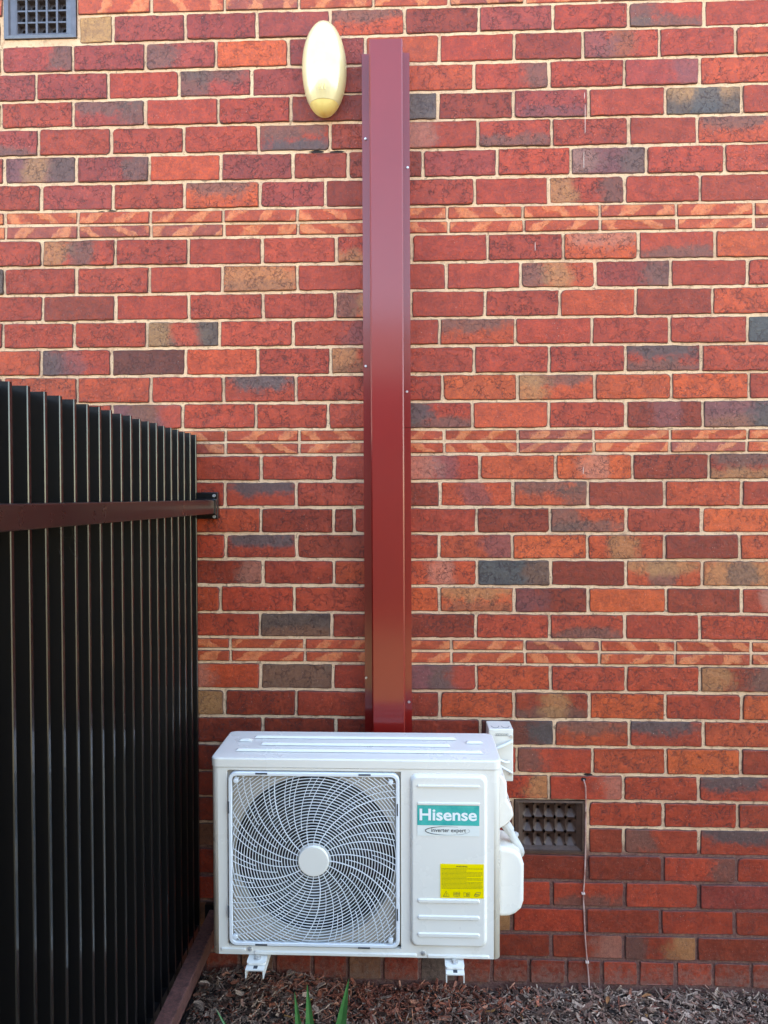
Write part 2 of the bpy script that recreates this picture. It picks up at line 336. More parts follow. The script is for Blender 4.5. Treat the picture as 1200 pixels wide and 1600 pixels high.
def brick_mesh(x0, x1, row, code, rnd, flat=False):
    """outline in the wall plane from the four photographed corners, chipped and rounded"""
    g = 2.05 if row not in (0, 8, 9, 17, 18, 26, 27) else 1.75
    x0 += g; x1 -= g
    jt = lambda: rnd.uniform(-.6, .6)
    c = [at(x0+jt(), jy(row+1, x0)-g+jt()), at(x1+jt(), jy(row+1, x1)-g+jt()), at(x1+jt(), jy(row, x1)+g+jt()), at(x0+jt(), jy(row, x0)+g+jt())]
    ctr = sum(c, Vector())/4
    Wd = (c[1]-c[0]).length; Hd = (c[3]-c[0]).length
    band = code in ('a', 'A')
    out = []                                      # outline with (u, v)
    nh = max(3, min(12, int(Wd/.018))); nv = 1 if band else 4
    cr = .003 if band else .0042
    ru, rv = cr/Wd, cr/Hd
    def corner(u, v, du, dv):
        k = rnd.uniform(.35, 1.5) if rnd.random() > .12 or band else rnd.uniform(1.8, 3.2)
        return k
    ks = [corner(0, 0, 1, 1) for _ in range(4)]
    uvs = []
    def side(a, b, n):
        return [(a[0]+(b[0]-a[0])*i/n, a[1]+(b[1]-a[1])*i/n) for i in range(n+1)]
    r0, r1, r2, r3 = [(ru*k, rv*k) for k in ks]
    uvs += side((r0[0], 0), (1-r1[0], 0), nh)
    uvs += [(1-.28*r1[0], .28*r1[1])] + side((1, r1[1]), (1, 1-r2[1]), nv)
    uvs += [(1-.28*r2[0], 1-.28*r2[1])] + side((1-r2[0], 1), (r3[0], 1), nh)
    uvs += [(.28*r3[0], 1-.28*r3[1])] + side((0, 1-r3[1]), (0, r0[1]), nv)
    uvs += [(.28*r0[0], .28*r0[1])]
    amp = .0005 if band else .0013
    rings = [[], [], [], []]
    def pos(u, v, inset, y):
        iu = inset/Wd; iv = inset/Hd
        uu = iu+(1-2*iu)*u; vv = iv+(1-2*iv)*v
        a = c[0].lerp(c[1], uu); b = c[3].lerp(c[2], uu); p = a.lerp(b, vv)
        return Vector((p.x, y, p.z)), uu, vv
    proud = rnd.uniform(-.0018, .0014); tx_, tz_ = rnd.uniform(-.0013, .0013), rnd.uniform(-.0011, .0011)
    V = []; UV = []; E = []
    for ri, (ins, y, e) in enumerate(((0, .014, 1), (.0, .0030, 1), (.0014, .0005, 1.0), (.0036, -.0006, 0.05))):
        for k, (u, v) in enumerate(uvs):
            p, uu, vv = pos(u, v, ins, y+proud+(tx_*(u-.5)*2+tz_*(v-.5)*2 if ri > 1 else 0))
            if ri < 3:
                random_k = math.sin(k*12.9898+x0*.37+row*7.1)*43758.5; fr = (random_k-math.floor(random_k))-.5
                dx, dz = (ctr.x-p.x), (ctr.z-p.z)
                if v <= .001 or v >= .999: p.z += fr*2*amp
                elif u <= .001 or u >= .999: p.x += fr*2*amp
            else: p.y += rnd.uniform(-.0006, .0006)
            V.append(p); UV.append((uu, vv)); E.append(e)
    n = len(uvs); Fc = []
    for r_ in range(3):
        for k in range(n):
            a = r_*n+k; b = r_*n+(k+1) % n; Fc.append((a, b, b+n, a+n))
    # cap: strip between bottom and top points
    q = 3*n; Fc.append(tuple(range(q, q+n)))
    return V, Fc, UV, E
def decode(code):
    parts = code.split(':'); base = BC[parts[0]]; ps = []
    if len(parts) > 1:
        for s in parts[1].split(','): ps.append((BC[s[0]], PL[s[1]]))
    while len(ps) < 2: ps.append((base, None))
    return parts[0], base, ps
def write_attrs(me, data):
    """data: list of (nverts, base, patches, band, crack, seed, uv, edge)"""
    names = [('base', 'FLOAT_COLOR'), ('fa', 'FLOAT_COLOR'), ('fb', 'FLOAT_COLOR'), ('buv', 'FLOAT_VECTOR'), ('pa', 'FLOAT_VECTOR'), ('qa', 'FLOAT_VECTOR'),
             ('pb', 'FLOAT_VECTOR'), ('qb', 'FLOAT_VECTOR'), ('edge', 'FLOAT'), ('band', 'FLOAT'), ('crack', 'FLOAT')]
    buf = {k: [] for k, _ in names}
    for d in data:
        n = d['n']
        for k in ('base', 'fa', 'fb'): buf[k] += [*d[k], 1.0]*n
        for k in ('pa', 'qa', 'pb', 'qb'): buf[k] += list(d[k])*n
        for u, v in d['uv']: buf['buv'] += [u, v, d['seed']]
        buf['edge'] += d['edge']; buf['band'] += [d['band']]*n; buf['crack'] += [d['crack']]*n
    for k, ty in names:
        a = me.attributes.new(k, ty, 'POINT')
        a.data.foreach_set('color' if ty == 'FLOAT_COLOR' else 'vector' if ty == 'FLOAT_VECTOR' else 'value', buf[k])
rb = random.Random(11)
bricks = []
for row, js, codes in ROWS:
    codes = codes.split()
    segs = [(js[i], js[i+1], codes[i] if i < len(codes) else 'r') for i in range(len(js)-1)]
    step = 115 if row != 39 else 58
    x = js[0]; k = 0                              # carry the course on past the frame
    while x > -330:
        x2 = x-step+2; code = FIRST.get(row, 'a' if codes[-1] in 'aA' else 'r') if k == 0 else ('a' if codes[-1] in 'aA' else rb.choice('rrrdopr'))
        if row in (1,) and k == 0: x2 = x-step+2
        segs.append((x2, x, code)); x = x2; k += 1
    x = js[-1]; k = 0
    while x < 1560:
        x2 = x+step+3; code = LAST.get(row, 'r') if k == 0 else ('a' if codes[-1] in 'aA' else rb.choice('rrrdopr'))
        segs.append((x, x2, code)); x = x2; k += 1
    for a, b, c in segs:
        if c != '-': bricks.append((row, a, b, c))
def shown(row, a, b):
    """rough visible width x height in the photograph"""
    y0, y1 = jy(row, a), jy(row+1, a); h = min(y1, 1600)-max(y0, 0)
    lo, hi = max(a, 0), min(b, 1200)
    ym = (y0+y1)/2
    if ym > 590: lo = max(lo, 307 if ym > 680 else (ym-590)*3.4)
    if hi <= lo or h <= 0: return 0
    segs = [(lo, hi)]
    def cut(segs, c0, c1):
        o = []
        for s0, s1 in segs:
            if c1 <= s0 or c0 >= s1: o.append((s0, s1)); continue
            if s0 < c0: o.append((s0, c0))
            if s1 > c1: o.append((c1, s1))
        return o
    if 62 < ym < 1145: segs = cut(segs, 568, 642)
    if 1145 < ym < 1495: segs = cut(segs, 332, 783)
    return sum(s1-s0 for s0, s1 in segs)*h
bricks.sort(key=lambda q: -shown(q[0], q[1], q[2]))
STR = {'y': .66, 'l': .34, 'v': .6, 'k': .66, 'b': .6, 'K': .85}
def kinds(code):
    return ([q[0] for q in code.split(':')[1].split(',')] if ':' in code else [])+['-', '-']
def brick_record(row, a, b, code):
    c0, base, ps = decode(code)
    j = rb.uniform(.88, 1.12); gb = rb.uniform(.93, 1.07)
    base = (base[0]*j, base[1]*j*gb, base[2]*j*gb)
    V, Fc, UV, E = brick_mesh(a, b, row, c0, rb)
    d = dict(n=len(V), base=base, uv=UV, edge=E, seed=rb.random(), band=0.0, crack=rb.choice((.25, .6, .9, 1)))
    if row > 33: d['crack'] *= .5
    if c0 in 'aA': d['band'] = rb.choice((-1.0, -1.0, 1.0)); d['crack'] = .2
    for k, (pc, pl), k2 in zip('ab', ps, kinds(code)):
        jj = rb.uniform(.85, 1.15)
        d['f'+k] = tuple(q*jj for q in pc)
        if pl:
            d['p'+k] = (pl[0]+rb.uniform(-.06, .06), pl[1], pl[2]); d['q'+k] = (pl[3], STR.get(k2, .9), rb.uniform(-.25, .25))
        else: d['p'+k] = (.5, .5, 1.0); d['q'+k] = (1.0, 0.0, 0.0)
    return V, Fc, d
rest_V, rest_F, rest_D = [], [], []
for i, (row, a, b, code) in enumerate(bricks):
    V, Fc, d = brick_record(row, a, b, code)
    if i < 300:
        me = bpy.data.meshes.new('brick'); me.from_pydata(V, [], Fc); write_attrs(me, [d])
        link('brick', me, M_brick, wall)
    else:
        o = len(rest_V); rest_V += V; rest_F += [tuple(q+o for q in f) for f in Fc]; rest_D.append(d)
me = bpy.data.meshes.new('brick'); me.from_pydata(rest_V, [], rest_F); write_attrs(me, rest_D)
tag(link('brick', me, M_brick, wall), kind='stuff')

# mortar: one relief sheet in front of the backing wall, with openings for the two air vents
VENT1 = (6, 119.5, -16, 62.5); VENT2 = (803, 917, 1250.5, 1333)
def rect3(v, Y=0):
    a = at(v[0], v[3], Y); b = at(v[1], v[2], Y); return a.x, b.x, a.z, b.z
xs = [-7, *rect3(VENT1)[:2], *rect3(VENT2)[:2], 7]; zs = [-.35, *rect3(VENT2)[2:], *rect3(VENT1)[2:], 3.9]
bm = bmesh.new()
grid = [[bm.verts.new((x, .0034, z)) for z in zs] for x in xs]
for i in range(5):
    for j in range(5):
        if (i, j) in ((1, 3), (3, 1)): continue
        bm.faces.new((grid[i][j], grid[i+1][j], grid[i+1][j+1], grid[i][j+1]))
for (i, j) in ((1, 3), (3, 1)):
    x0, x1, z0, z1 = xs[i], xs[i+1], zs[j], zs[j+1]
    for (p, q) in (((x0, z0), (x1, z0)), ((x1, z0), (x1, z1)), ((x1, z1), (x0, z1)), ((x0, z1), (x0, z0))):
        bm.faces.new([bm.verts.new(c) for c in ((p[0], .0034, p[1]), (q[0], .0034, q[1]), (q[0], .09, q[1]), (p[0], .09, p[1]))])
obj('mortar', bm, M_mortar, wall)
bm = bmesh.new(); box(bm, -7, 7, .09, .34, -.35, 3.9)
obj('wall_core', bm, M_mortar, wall)
# mortar smears and lost mortar
bm = bmesh.new()
for (x, y, l) in ((914, 186, 46), (913, 150, 10), (912, 250, 26), (836, 385, 14), (911, 735, 12)):
    p = at(x, y); h = l*.00205/2
    v = [bm.verts.new((p.x+dx, -.0026, p.z+dz)) for dx, dz in ((-.0006, -h), (.0006, -h*.9), (.0009, h*.2), (.0005, h), (-.0005, h*.8), (-.0009, 0))]
    bm.faces.new(v)
obj('paint_streak', bm, M_paint, wall)
bm = bmesh.new()
for (x, y, wd, ht) in ((494, 236.5, 25, 4.4), (527, 236.5, 27, 4.0), (158, 330.5, 11, 2.2), (175, 329, 16, 2.6), (919, 1211, 15, 4), (911.5, 1217.5, 8, 7)):
    a = at(x-wd/2, y+ht/2); b = at(x+wd/2, y-ht/2)
    n = 12; cx, cz = (a.x+b.x)/2, (a.z+b.z)/2; hx, hz = (b.x-a.x)/2, (b.z-a.z)/2
    bm.faces.new([bm.verts.new((cx+hx*math.cos(2*math.pi*k/n)*rb.uniform(.8, 1.1), -.0030 if wd < 10 else .0026, cz+hz*math.sin(2*math.pi*k/n)*rb.uniform(.7, 1.2))) for k in range(n)])
obj('mortar_hole', bm, M_hole, wall)

# ------------------------------------------------------------------ air vents
def vent(rc, mt, label, splay):
    x0, x1, z0, z1 = rect3(rc); x0 += .002; x1 -= .002; z0 += .002; z1 -= .002
    t = tag(empty('air_vent', ((x0+x1)/2, 0, z0)), label, 'air vent')
    fw = .034 if not splay else .028
    ix0, ix1, iz0, iz1 = x0+fw, x1-fw, z0+fw*.62, z1-fw*.5
    bm = bmesh.new()
    o = [(x0, z0), (x1, z0), (x1, z1), (x0, z1)]; i_ = [(ix0, iz0), (ix1, iz0), (ix1, iz1), (ix0, iz1)]
    lv = [(o, .02), (o, -.003), ([(a+(c-a)*.45, b+(d-b)*.45) for (a, b), (c, d) in zip(o, i_)], -.004), ([(a+(c-a)*.55, b+(d-b)*.55) for (a, b), (c, d) in zip(o, i_)], .004), (i_, .016 if splay else .009), (i_, .05)]
    rg = [[bm.verts.new((p[0], y, p[1])) for p in ps] for ps, y in lv]
    for a, b in zip(rg, rg[1:]):
        for k in range(4): bm.faces.new((a[k], a[(k+1) % 4], b[(k+1) % 4], b[k]))
    bmesh.ops.recalc_face_normals(bm, faces=bm.faces[:])
    obj('frame', bm, mt, t)
    bm = bmesh.new()
    w5 = (ix1-ix0)/5; h3 = (iz1-iz0)/3; bt = .0032
    yf = .010 if not splay else .017
    if not splay:
        for k in range(6): box(bm, ix0+k*w5-bt, ix0+k*w5+bt, yf, .040, iz0, iz1)
        for k in range(4): box(bm, ix0, ix1, yf+.0015, .0395, iz0+k*h3-bt*.8, iz0+k*h3+bt*.8)
    yb = .032 if not splay else .034
    for a in range(5):
        for b in range(3):
            cx, cz = ix0+(a+.5)*w5, iz0+(b+.5)*h3
            hx, hz = w5/2, h3/2; n = 16
            ring = []; hole = []; r = min(hx, hz)*(.52 if not splay else .30); cz2 = cz-(.001 if not splay else -.002)
            for k in range(n):
                an = 2*math.pi*(k+.5)/n; c_, s_ = math.cos(an), math.sin(an); m_ = max(abs(c_), abs(s_))
                ring.append(bm.verts.new((cx+hx*c_/m_, yb if not splay else yf, cz+hz*s_/m_)))
                hole.append((bm.verts.new((cx+r*c_, yb, cz2+r*s_)), bm.verts.new((cx+r*c_, .075, cz2+r*s_))))
            for k in range(n):
                k2 = (k+1) % n
                bm.faces.new((ring[k], ring[k2], hole[k2][0], hole[k][0])); bm.faces.new((hole[k][0], hole[k2][0], hole[k2][1], hole[k][1]))
    obj('grating', bm, mt, t)
    bm = bmesh.new(); box(bm, x0+.01, x1-.01, .074, .085, z0+.005, z1-.005); obj('cavity_back', bm, M_hole, t)
vent(VENT1, M_terra, 'bluish glazed air vent with round holes high up at the left corner', False)
vent(VENT2, M_terra2, 'dark brown air vent low in the wall beside the air conditioner', True)

# ------------------------------------------------------------------ wall lamp
lc = at(505.5, 103, -.045); LH = .149*1.0; lw = at(541, 103, -.045).x-at(470.5, 103, -.045).x; lh = at(505, 29, -.045).z-at(505, 177.5, -.045).z
lamp = tag(empty('wall_lamp', (lc.x, 0, lc.z-lh/2)), 'unlit oval wall lamp with yellowed plastic cover beside the red duct', 'wall lamp')
def dome(bm, t0, t1, A, B, C, ybase, n=40, m=14, ridges=False):
    """half ellipsoid bulging to -Y, kept between heights t0..t1 (fractions of B)"""
    zsn = 36; rows = []
    for i in range(zsn+1):
        t = t0+(t1-t0)*i/zsn; s = math.sqrt(max(0, 1-t*t)); row = []
        for k in range(m+1):
            an = math.pi*k/m
            rr = 1+(0.012*math.sin(t*60) if ridges and .1 < s else 0)
            row.append(bm.verts.new((lc.x-math.cos(an)*A*s, ybase-math.sin(an)**.8*C*(s**.75)*rr, lc.z+t*B)))
        rows.append(row)
    for i in range(zsn):
        for k in range(m): bm.faces.new((rows[i][k], rows[i][k+1], rows[i+1][k+1], rows[i+1][k]))
bm = bmesh.new(); dome(bm, -.765, 1, lw/2, lh/2, .072, -.018); bmesh.ops.remove_doubles(bm, verts=bm.verts[:], dist=.0002)
obj('diffuser', bm, M_lens, lamp, smooth=True)
bm = bmesh.new(); dome(bm, -1, -.7655, lw/2*1.0, lh/2, .070, -.018); bmesh.ops.remove_doubles(bm, verts=bm.verts[:], dist=.0002)
obj('cap', bm, M_lens_in, lamp, smooth=True)
bm = bmesh.new()
prism(bm, [(lc.x+lw/2*.93*math.cos(2*math.pi*k/40), lc.z+lh/2*.95*math.sin(2*math.pi*k/40)) for k in range(40)], .0, -.022)
obj('back_plate', bm, M_cream, lamp)
# faint moulded window and slots low on the cover
bm = bmesh.new()
for dx in (-.009, 0, .009):
    tube(bm, [(lc.x+dx, -.0905+abs(dx)*.1, lc.z-lh*.33), (lc.x+dx, -.0893+abs(dx)*.1, lc.z-lh*.27)], .0015, 4)
obj('moulding', bm, M_lens_in, lamp)
# a patch of grey mortar round the lamp
# ------------------------------------------------------------------ red duct cover
zt = at(600, 85).z; zb = .62
def dx(z): return .006*(zt-z)/2.2
duct = tag(empty('duct_cover', (at(605, 1000).x, 0, zb)), 'tall red folded metal duct cover running down the wall into the air conditioner', 'duct cover')
PY = -.079
xl, xr = at(567, 400).x-.002, at(641, 400).x-.002; bl, br = at(577.3, 400, PY).x, at(629.3, 400, PY).x
prof = [(xl, -.003), (bl+.0005, -.004), (bl, PY+.004), (bl+.004, PY), (br-.004, PY), (br, PY+.004), (br-.0005, -.004), (xr, -.003)]
def sheet(bm, prof, z0, z1, n=1, wob=0):
    rows = [[bm.verts.new((x+dx(z0+(z1-z0)*i/n)+(wob*math.sin(i*1.7+x*30) if 0 < i < n else 0), y, z0+(z1-z0)*i/n)) for x, y in prof] for i in range(n+1)]
    for i in range(n):
        for k in range(len(prof)-1): bm.faces.new((rows[i][k], rows[i][k+1], rows[i+1][k+1], rows[i+1][k]))
bm = bmesh.new(); sheet(bm, prof[1:7], zb, zt, 10)
box(bm, bl+.001+dx(zt), br-.001+dx(zt), PY+.002, -.004, zt-.003, zt-.001)
obj('front_channel', bm, M_red, duct)
for sx in (0, 1):
    zsplit = at(640, 668).z
    bm = bmesh.new()
    if sx == 0: sheet(bm, [(xl, .0), (xl, -.004), (bl+.0004, -.0045)], zb, zt, 8)
    else: sheet(bm, [(br-.0004, -.0045), (xr, -.004), (xr, .0)], zb, zsplit-.001, 4); sheet(bm, [(br-.0004, -.0060), (xr, -.0055), (xr, .0)], zsplit, zt, 4)
    obj('flange', bm, M_red, duct)
for (x, y) in ((571, 217), (637, 262), (571.5, 572), (636, 612), (572, 1059), (639, 1097)):
    p = at(x, y, -.006); bm = bmesh.new(); disc(bm, (p.x, p.z), .0045, -.004, -.0085, 12, .0012); disc(bm, (p.x, p.z), .0014, -.0085, -.0092, 6)
    obj('screw', bm, M_screw, duct)

# ------------------------------------------------------------------ fence
FX = -.682; PITCH = .0609; FT = 1.768
fence = tag(empty('metal_fence', (FX, -1.2, 0)), 'black ribbed metal fence meeting the brick wall at a right angle', 'fence')
rib_mesh = None
for k in range(56):
    y = -.019-PITCH*k
    # one rib: camera-side step, narrow crest, slope back to the pan behind it
    prof_ = [(FX-.034, y-.0225), (FX-.034, y-.0100), (FX-.0335, y-.0098), (FX-.0015, y-.0068), (FX, y-.0052), (FX, y+.0030), (FX-.0015, y+.0045), (FX-.034, y+PITCH-.0230)]
    if k == 0: prof_ = prof_[:-1]+[(FX-.03, -.001)]
    bm = bmesh.new()
    z0 = .045; z1 = FT + .0012*math.sin(k*2.3)
    rows = [[bm.verts.new((x, yy, z)) for x, yy in prof_] for z in (z0, .6, 1.2, z1)]
    back = [[bm.verts.new((x-.0012, yy+.0004, z)) for x, yy in prof_] for z in (z0, z1)]
    for i in range(3):
        for q in range(len(prof_)-1): bm.faces.new((rows[i][q], rows[i][q+1], rows[i+1][q+1], rows[i+1][q]))
    for q in range(len(prof_)-1): bm.faces.new((rows[3][q], rows[3][q+1], back[1][q+1], back[1][q]))
    obj('rib', bm, M_fence, fence)
RX0, RX1 = FX+.004, -.618
bm = bmesh.new(); box(bm, RX0, RX1, -3.4, -.028, 1.517, 1.560)
rail = obj('rail', bm, M_rail, fence, bevel=.003)
bm = bmesh.new()
box(bm, RX0-.004, RX1+.006, -.0265, -.0035, 1.500, 1.585); box(bm, RX0+.002, RX1+.004, -.045, -.027, 1.513, 1.564)
br_ = obj('bracket', bm, M_fence, fence, bevel=.003)
for z in (1.574, 1.507):
    bm = bmesh.new(); disc(bm, (RX1-.006, z), .0055, -.026, -.031, 10, .001); obj('screw', bm, M_screw, br_)
bm = bmesh.new(); disc(bm, (RX1-.018, 1.538), .003, -.044, -.047, 8); obj('screw', bm, M_screw, br_)
bm = bmesh.new(); box(bm, -.650, -.606, -3.4, -.02, .190, .238)
obj('bottom_rail', bm, M_dusty, fence, bevel=.003)
bm = bmesh.new(); box(bm, FX-.03, FX-.002, -3.4, -.004, -.05, .19); obj('plinth', bm, M_fence, fence)
bm = bmesh.new(); box(bm, -.665, -.598, -.019, -.003, .20, .252); obj('bracket', bm, M_fence, fence)
bm = bmesh.new()
random.seed(3)
for q in range(9):                                # the old cobweb under the rail
    a = Vector((FX+.006, -.92+random.uniform(-.05, .02), 1.49+random.uniform(-.02, .03))); b = a+Vector((random.uniform(0, .02), random.uniform(-.02, .03), random.uniform(-.035, -.0)))
    tube(bm, [a, (a+b)/2+Vector((0, .004, -.006)), b], .00035, 3)
tag(obj('cobweb', bm, mat('cobweb', (.035, .035, .034), .9)), 'small grey cobweb hanging under the fence rail', 'cobweb', kind='stuff')

# ------------------------------------------------------------------ air conditioner
YF = -.360; YB = -.128
def A(x, y, Y=YF): p = at(x, y, Y); return p.x, p.z
ax0, az0 = A(332, 1489); ax1, _ = A(782, 1499); az0 = A(557, 1494.5)[1]; az1 = A(557, 1186)[1]
ac = tag(empty('air_conditioner', ((ax0+ax1)/2, YF, az0)), 'white outdoor air conditioner unit with round fan guard hung on the brick wall', 'air conditioner')
zl = A(557, 1201)[1]                              # seam under the lid
hx, hz = A(489, 1344); HR = 124*(2.0/1155)
sq = 133*(2.0/1155)
gx0, gz1 = A(357, 1205); gx1, gz0 = A(624.5, 1480.5)
# casing
bm = bmesh.new(); r = .018
outl = []
for cx, cy, a0 in ((ax1-r, YF+r, 270), (ax1-r, YB-r, 0), (ax0+r, YB-r, 90), (ax0+r, YF+r, 180)):
    for k in range(6): a = R(a0+90*k/5); outl.append((cx+r*math.cos(a), cy+r*math.sin(a)))
bt_ = [bm.verts.new((x, y, az0)) for x, y in outl]; tp_ = [bm.verts.new((x, y, zl)) for x, y in outl]
n = len(outl)
for i in range(n):
    if i == n-1: continue                          # the front opening
    bm.faces.new((bt_[i], bt_[(i+1) % n], tp_[(i+1) % n], tp_[i]))
bm.faces.new(bt_[::-1])
# front: square frame area with round opening
cxm, czm = (gx0+gx1)/2, (gz0+gz1)/2
hx, hz = cxm, czm
HW, HH = (gx1-gx0)/2+.004, (gz1-gz0)/2+.004
N = 72; ringA, ringB, sqv = [], [], []; bm2_faces = []; bmp = bmesh.new()
for k in range(N):
    a = 2*math.pi*k/N; c_, s_ = math.cos(a), math.sin(a); m_ = max(abs(c_)/HW, abs(s_)/HH)
    sqv.append(bmp.verts.new((hx+c_/m_, YF+.012, hz+s_/m_)))
    ringA.append(bmp.verts.new((hx+HR*1.07*c_, YF+.012, hz+HR*1.07*s_))); ringB.append(bmp.verts.new((hx+HR*1.05*c_, YF+.045, hz+HR*1.05*s_)))
for k in range(N):
    k2 = (k+1) % N
    bm2_faces.append((k, k2))
X0, X1 = ax0+r, ax1-r
def quad(x0, x1, z0, z1, y=YF): bm.faces.new([bm.verts.new(p) for p in ((x0, y, z0), (x1, y, z0), (x1, y, z1), (x0, y, z1))])
qx0, qx1, qz0, qz1 = hx-HW, hx+HW, hz-HH, hz+HH
quad(X0, qx0, az0, zl); quad(qx1, X1, az0, zl); quad(qx0, qx1, az0, qz0); quad(qx0, qx1, qz1, zl)
for (p, q) in (((qx0, qz0), (qx1, qz0)), ((qx1, qz0), (qx1, qz1)), ((qx1, qz1), (qx0, qz1)), ((qx0, qz1), (qx0, qz0))):
    bm.faces.new([bm.verts.new(c) for c in ((p[0], YF, p[1]), (q[0], YF, q[1]), (q[0], YF+.012, q[1]), (p[0], YF+.012, p[1]))])
bmesh.ops.recalc_face_normals(bm, faces=bm.faces[:])
casing = obj('casing', bm, M_white, ac)
for k, k2 in bm2_faces:
    bmp.faces.new((sqv[k], sqv[k2], ringA[k2], ringA[k])); bmp.faces.new((ringA[k], ringA[k2], ringB[k2], ringB[k]))
bmesh.ops.recalc_face_normals(bmp, faces=bmp.faces[:])
obj('fan_surround', bmp, M_inner, ac)
for p in casing.data.polygons:
    if abs(p.normal.z) < .1 and p.area < .01: p.use_smooth = True
# lid: turned-down rim, chamfered top, raised ribs
bm = bmesh.new()
def outline(e, rr=.02):
    o = []
    for cx, cy, a0 in ((ax1+e-rr, YF-e+rr, 270), (ax1+e-rr, YB+e-rr, 0), (ax0-e+rr, YB+e-rr, 90), (ax0-e+rr, YF-e+rr, 180)):
        for k in range(6): a = R(a0+90*k/5); o.append((cx+rr*math.cos(a), cy+rr*math.sin(a)))
    return o
lv = [(.0022, zl+.0015), (.0022, az1-.004), (.0005, az1-.001), (-.003, az1), (-.034, az1+.001)]
rg = [[bm.verts.new((x, y, z)) for x, y in outline(e, max(.006, .02+min(0, e*.3)))] for e, z in lv]
for a, b in zip(rg, rg[1:]):
    for i in range(n): bm.faces.new((a[i], a[(i+1) % n], b[(i+1) % n], b[i]))
bm.faces.new(rg[-1]); bm.faces.new(rg[0][::-1])
lid = obj('lid', bm, M_white, ac)
D_ = YB-YF
def rib(x0, x1, y0, y1, z=az1+.003, h=.005, nm='pressed_rib'):
    bm = bmesh.new(); a = [(x0, y0), (x1, y0), (x1, y1), (x0, y1)]; e = .007
    b = [(x0+e, y0+e), (x1-e, y0+e), (x1-e, y1-e), (x0+e, y1-e)]
    va = [bm.verts.new((*p, z-.0005)) for p in a]; vb = [bm.verts.new((*p, z+h)) for p in b]
    for i in range(4): bm.faces.new((va[i], va[(i+1) % 4], vb[(i+1) % 4], vb[i]))
    bm.faces.new(vb); obj(nm, bm, M_white, lid, bevel=.002)
rib(ax0+.055, ax1-.045, YF+.045, YF+.066); rib(ax0+.115, ax1-.13, YF+.098, YF+.118); rib(ax0+.085, ax1-.11, YF+.158, YF+.178)
rib(ax0+.045, ax0+.085, YF+.128, YF+.148); rib(ax1-.085, ax1-.035, YF+.128, YF+.148)
# fan well and fan
bm = bmesh.new()
disc(bm, (hx, hz), HR*1.06, YF+.150, YF+.148, 40)
obj('coil', bm, M_coil, ac)
bm = bmesh.new()
va = [[bm.verts.new((hx+HR*1.05*math.cos(2*math.pi*k/N), y, hz+HR*1.05*math.sin(2*math.pi*k/N))) for k in range(N)] for y in (YF+.0455, YF+.150)]
for k in range(N): bm.faces.new((va[0][k], va[0][(k+1) % N], va[1][(k+1) % N], va[1][k]))
obj('fan_shroud', bm, M_dark, ac, smooth=True)
for b_ in range(3):
    bm = bmesh.new(); rows = []
    for i in range(9):
        rr = .03+(HR*.93-.03)*i/8; row = []
        sp = R(66)*(1-.15*i/8); a0 = R(120*b_-20)+R(28)*(i/8)
        for k in range(7):
            a = a0+sp*k/6; row.append(bm.verts.new((hx+rr*math.cos(a), YF+.055+.055*k/6, hz+rr*math.sin(a))))
        rows.append(row)
    for i in range(8):
        for k in range(6): bm.faces.new((rows[i][k], rows[i][k+1], rows[i+1][k+1], rows[i+1][k]))
    obj('fan_blade', bm, M_fan, ac, smooth=True)
bm = bmesh.new(); disc(bm, (hx, hz), .042, YF+.12, YF+.05, 28); obj('fan_hub', bm, M_fan, ac)
# guard: rounded square frame, rings, curved spokes, hub disc
bm = bmesh.new()
o = rrect(gx0, gx1, gz0, gz1, .022, 6); i_ = rrect(gx0+.010, gx1-.010, gz0+.010, gz1-.010, .013, 6)
def loops(bm, specs):
    rg = [[bm.verts.new((p[0], y, p[1])) for p in ps] for ps, y in specs]; m = len(rg[0])
    for a, b in zip(rg, rg[1:]):
        for k in range(m): bm.faces.new((a[k], a[(k+1) % m], b[(k+1) % m], b[k]))
o2 = rrect(gx0+.002, gx1-.002, gz0+.002, gz1-.002, .020, 6)
loops(bm, [(o, YF+.010), (o, YF-.004), (o2, YF-.0065), (rrect(gx0+.0085, gx1-.0085, gz0+.0085, gz1-.0085, .0145, 6), YF-.0065), (i_, YF-.005), (i_, YF+.004)])
bmesh.ops.recalc_face_normals(bm, faces=bm.faces[:])
guard = obj('fan_guard', bm, M_guard, ac)
sw, sh_ = (gx1-gx0)/2-.009, (gz1-gz0)/2-.009
inside = lambda x, z: abs(x-hx) < sw and abs(z-hz) < sh_
GY = YF-.0035
PXM = 2.0/1155
bm = bmesh.new()
def wire(bm, pts, w=.0011, d=.0011):
    """flat-section wire following pts in the guard plane"""
    rows = []
    for i, (x, z) in enumerate(pts):
        x2, z2 = pts[min(i+1, len(pts)-1)]; x1_, z1_ = pts[max(i-1, 0)]
        t = Vector((x2-x1_, z2-z1_)).normalized(); nx, nz = -t.y*w, t.x*w
        y = GY - .006*max(0, 1-((x-hx)**2+(z-hz)**2)/(sq*sq))
        rows.append([bm.verts.new(p) for p in ((x-nx, y+d, z-nz), (x-nx*.8, y-d*.5, z-nz*.8), (x+nx*.8, y-d*.5, z+nz*.8), (x+nx, y+d, z+nz))])
    for a, b in zip(rows, rows[1:]):
        for k in range(3): bm.faces.new((a[k], a[k+1], b[k+1], b[k]))
def clipped(fn, n, w):
    run = []
    for i in range(n+1):
        p = fn(i/n)
        if p and inside(*p): run.append(p)
        else:
            if len(run) > 1: wire(bm, run, w)
            run = []
    if len(run) > 1: wire(bm, run, w)
rr = 27.5; ring_n = 0
while rr < 180:
    q = rr*PXM; clipped(lambda t: (hx+q*math.cos(2*math.pi*t), hz+q*math.sin(2*math.pi*t)), 120, .00105); rr += 4.65
obj('guard_rings', bm, M_guard, guard)
bm = bmesh.new()
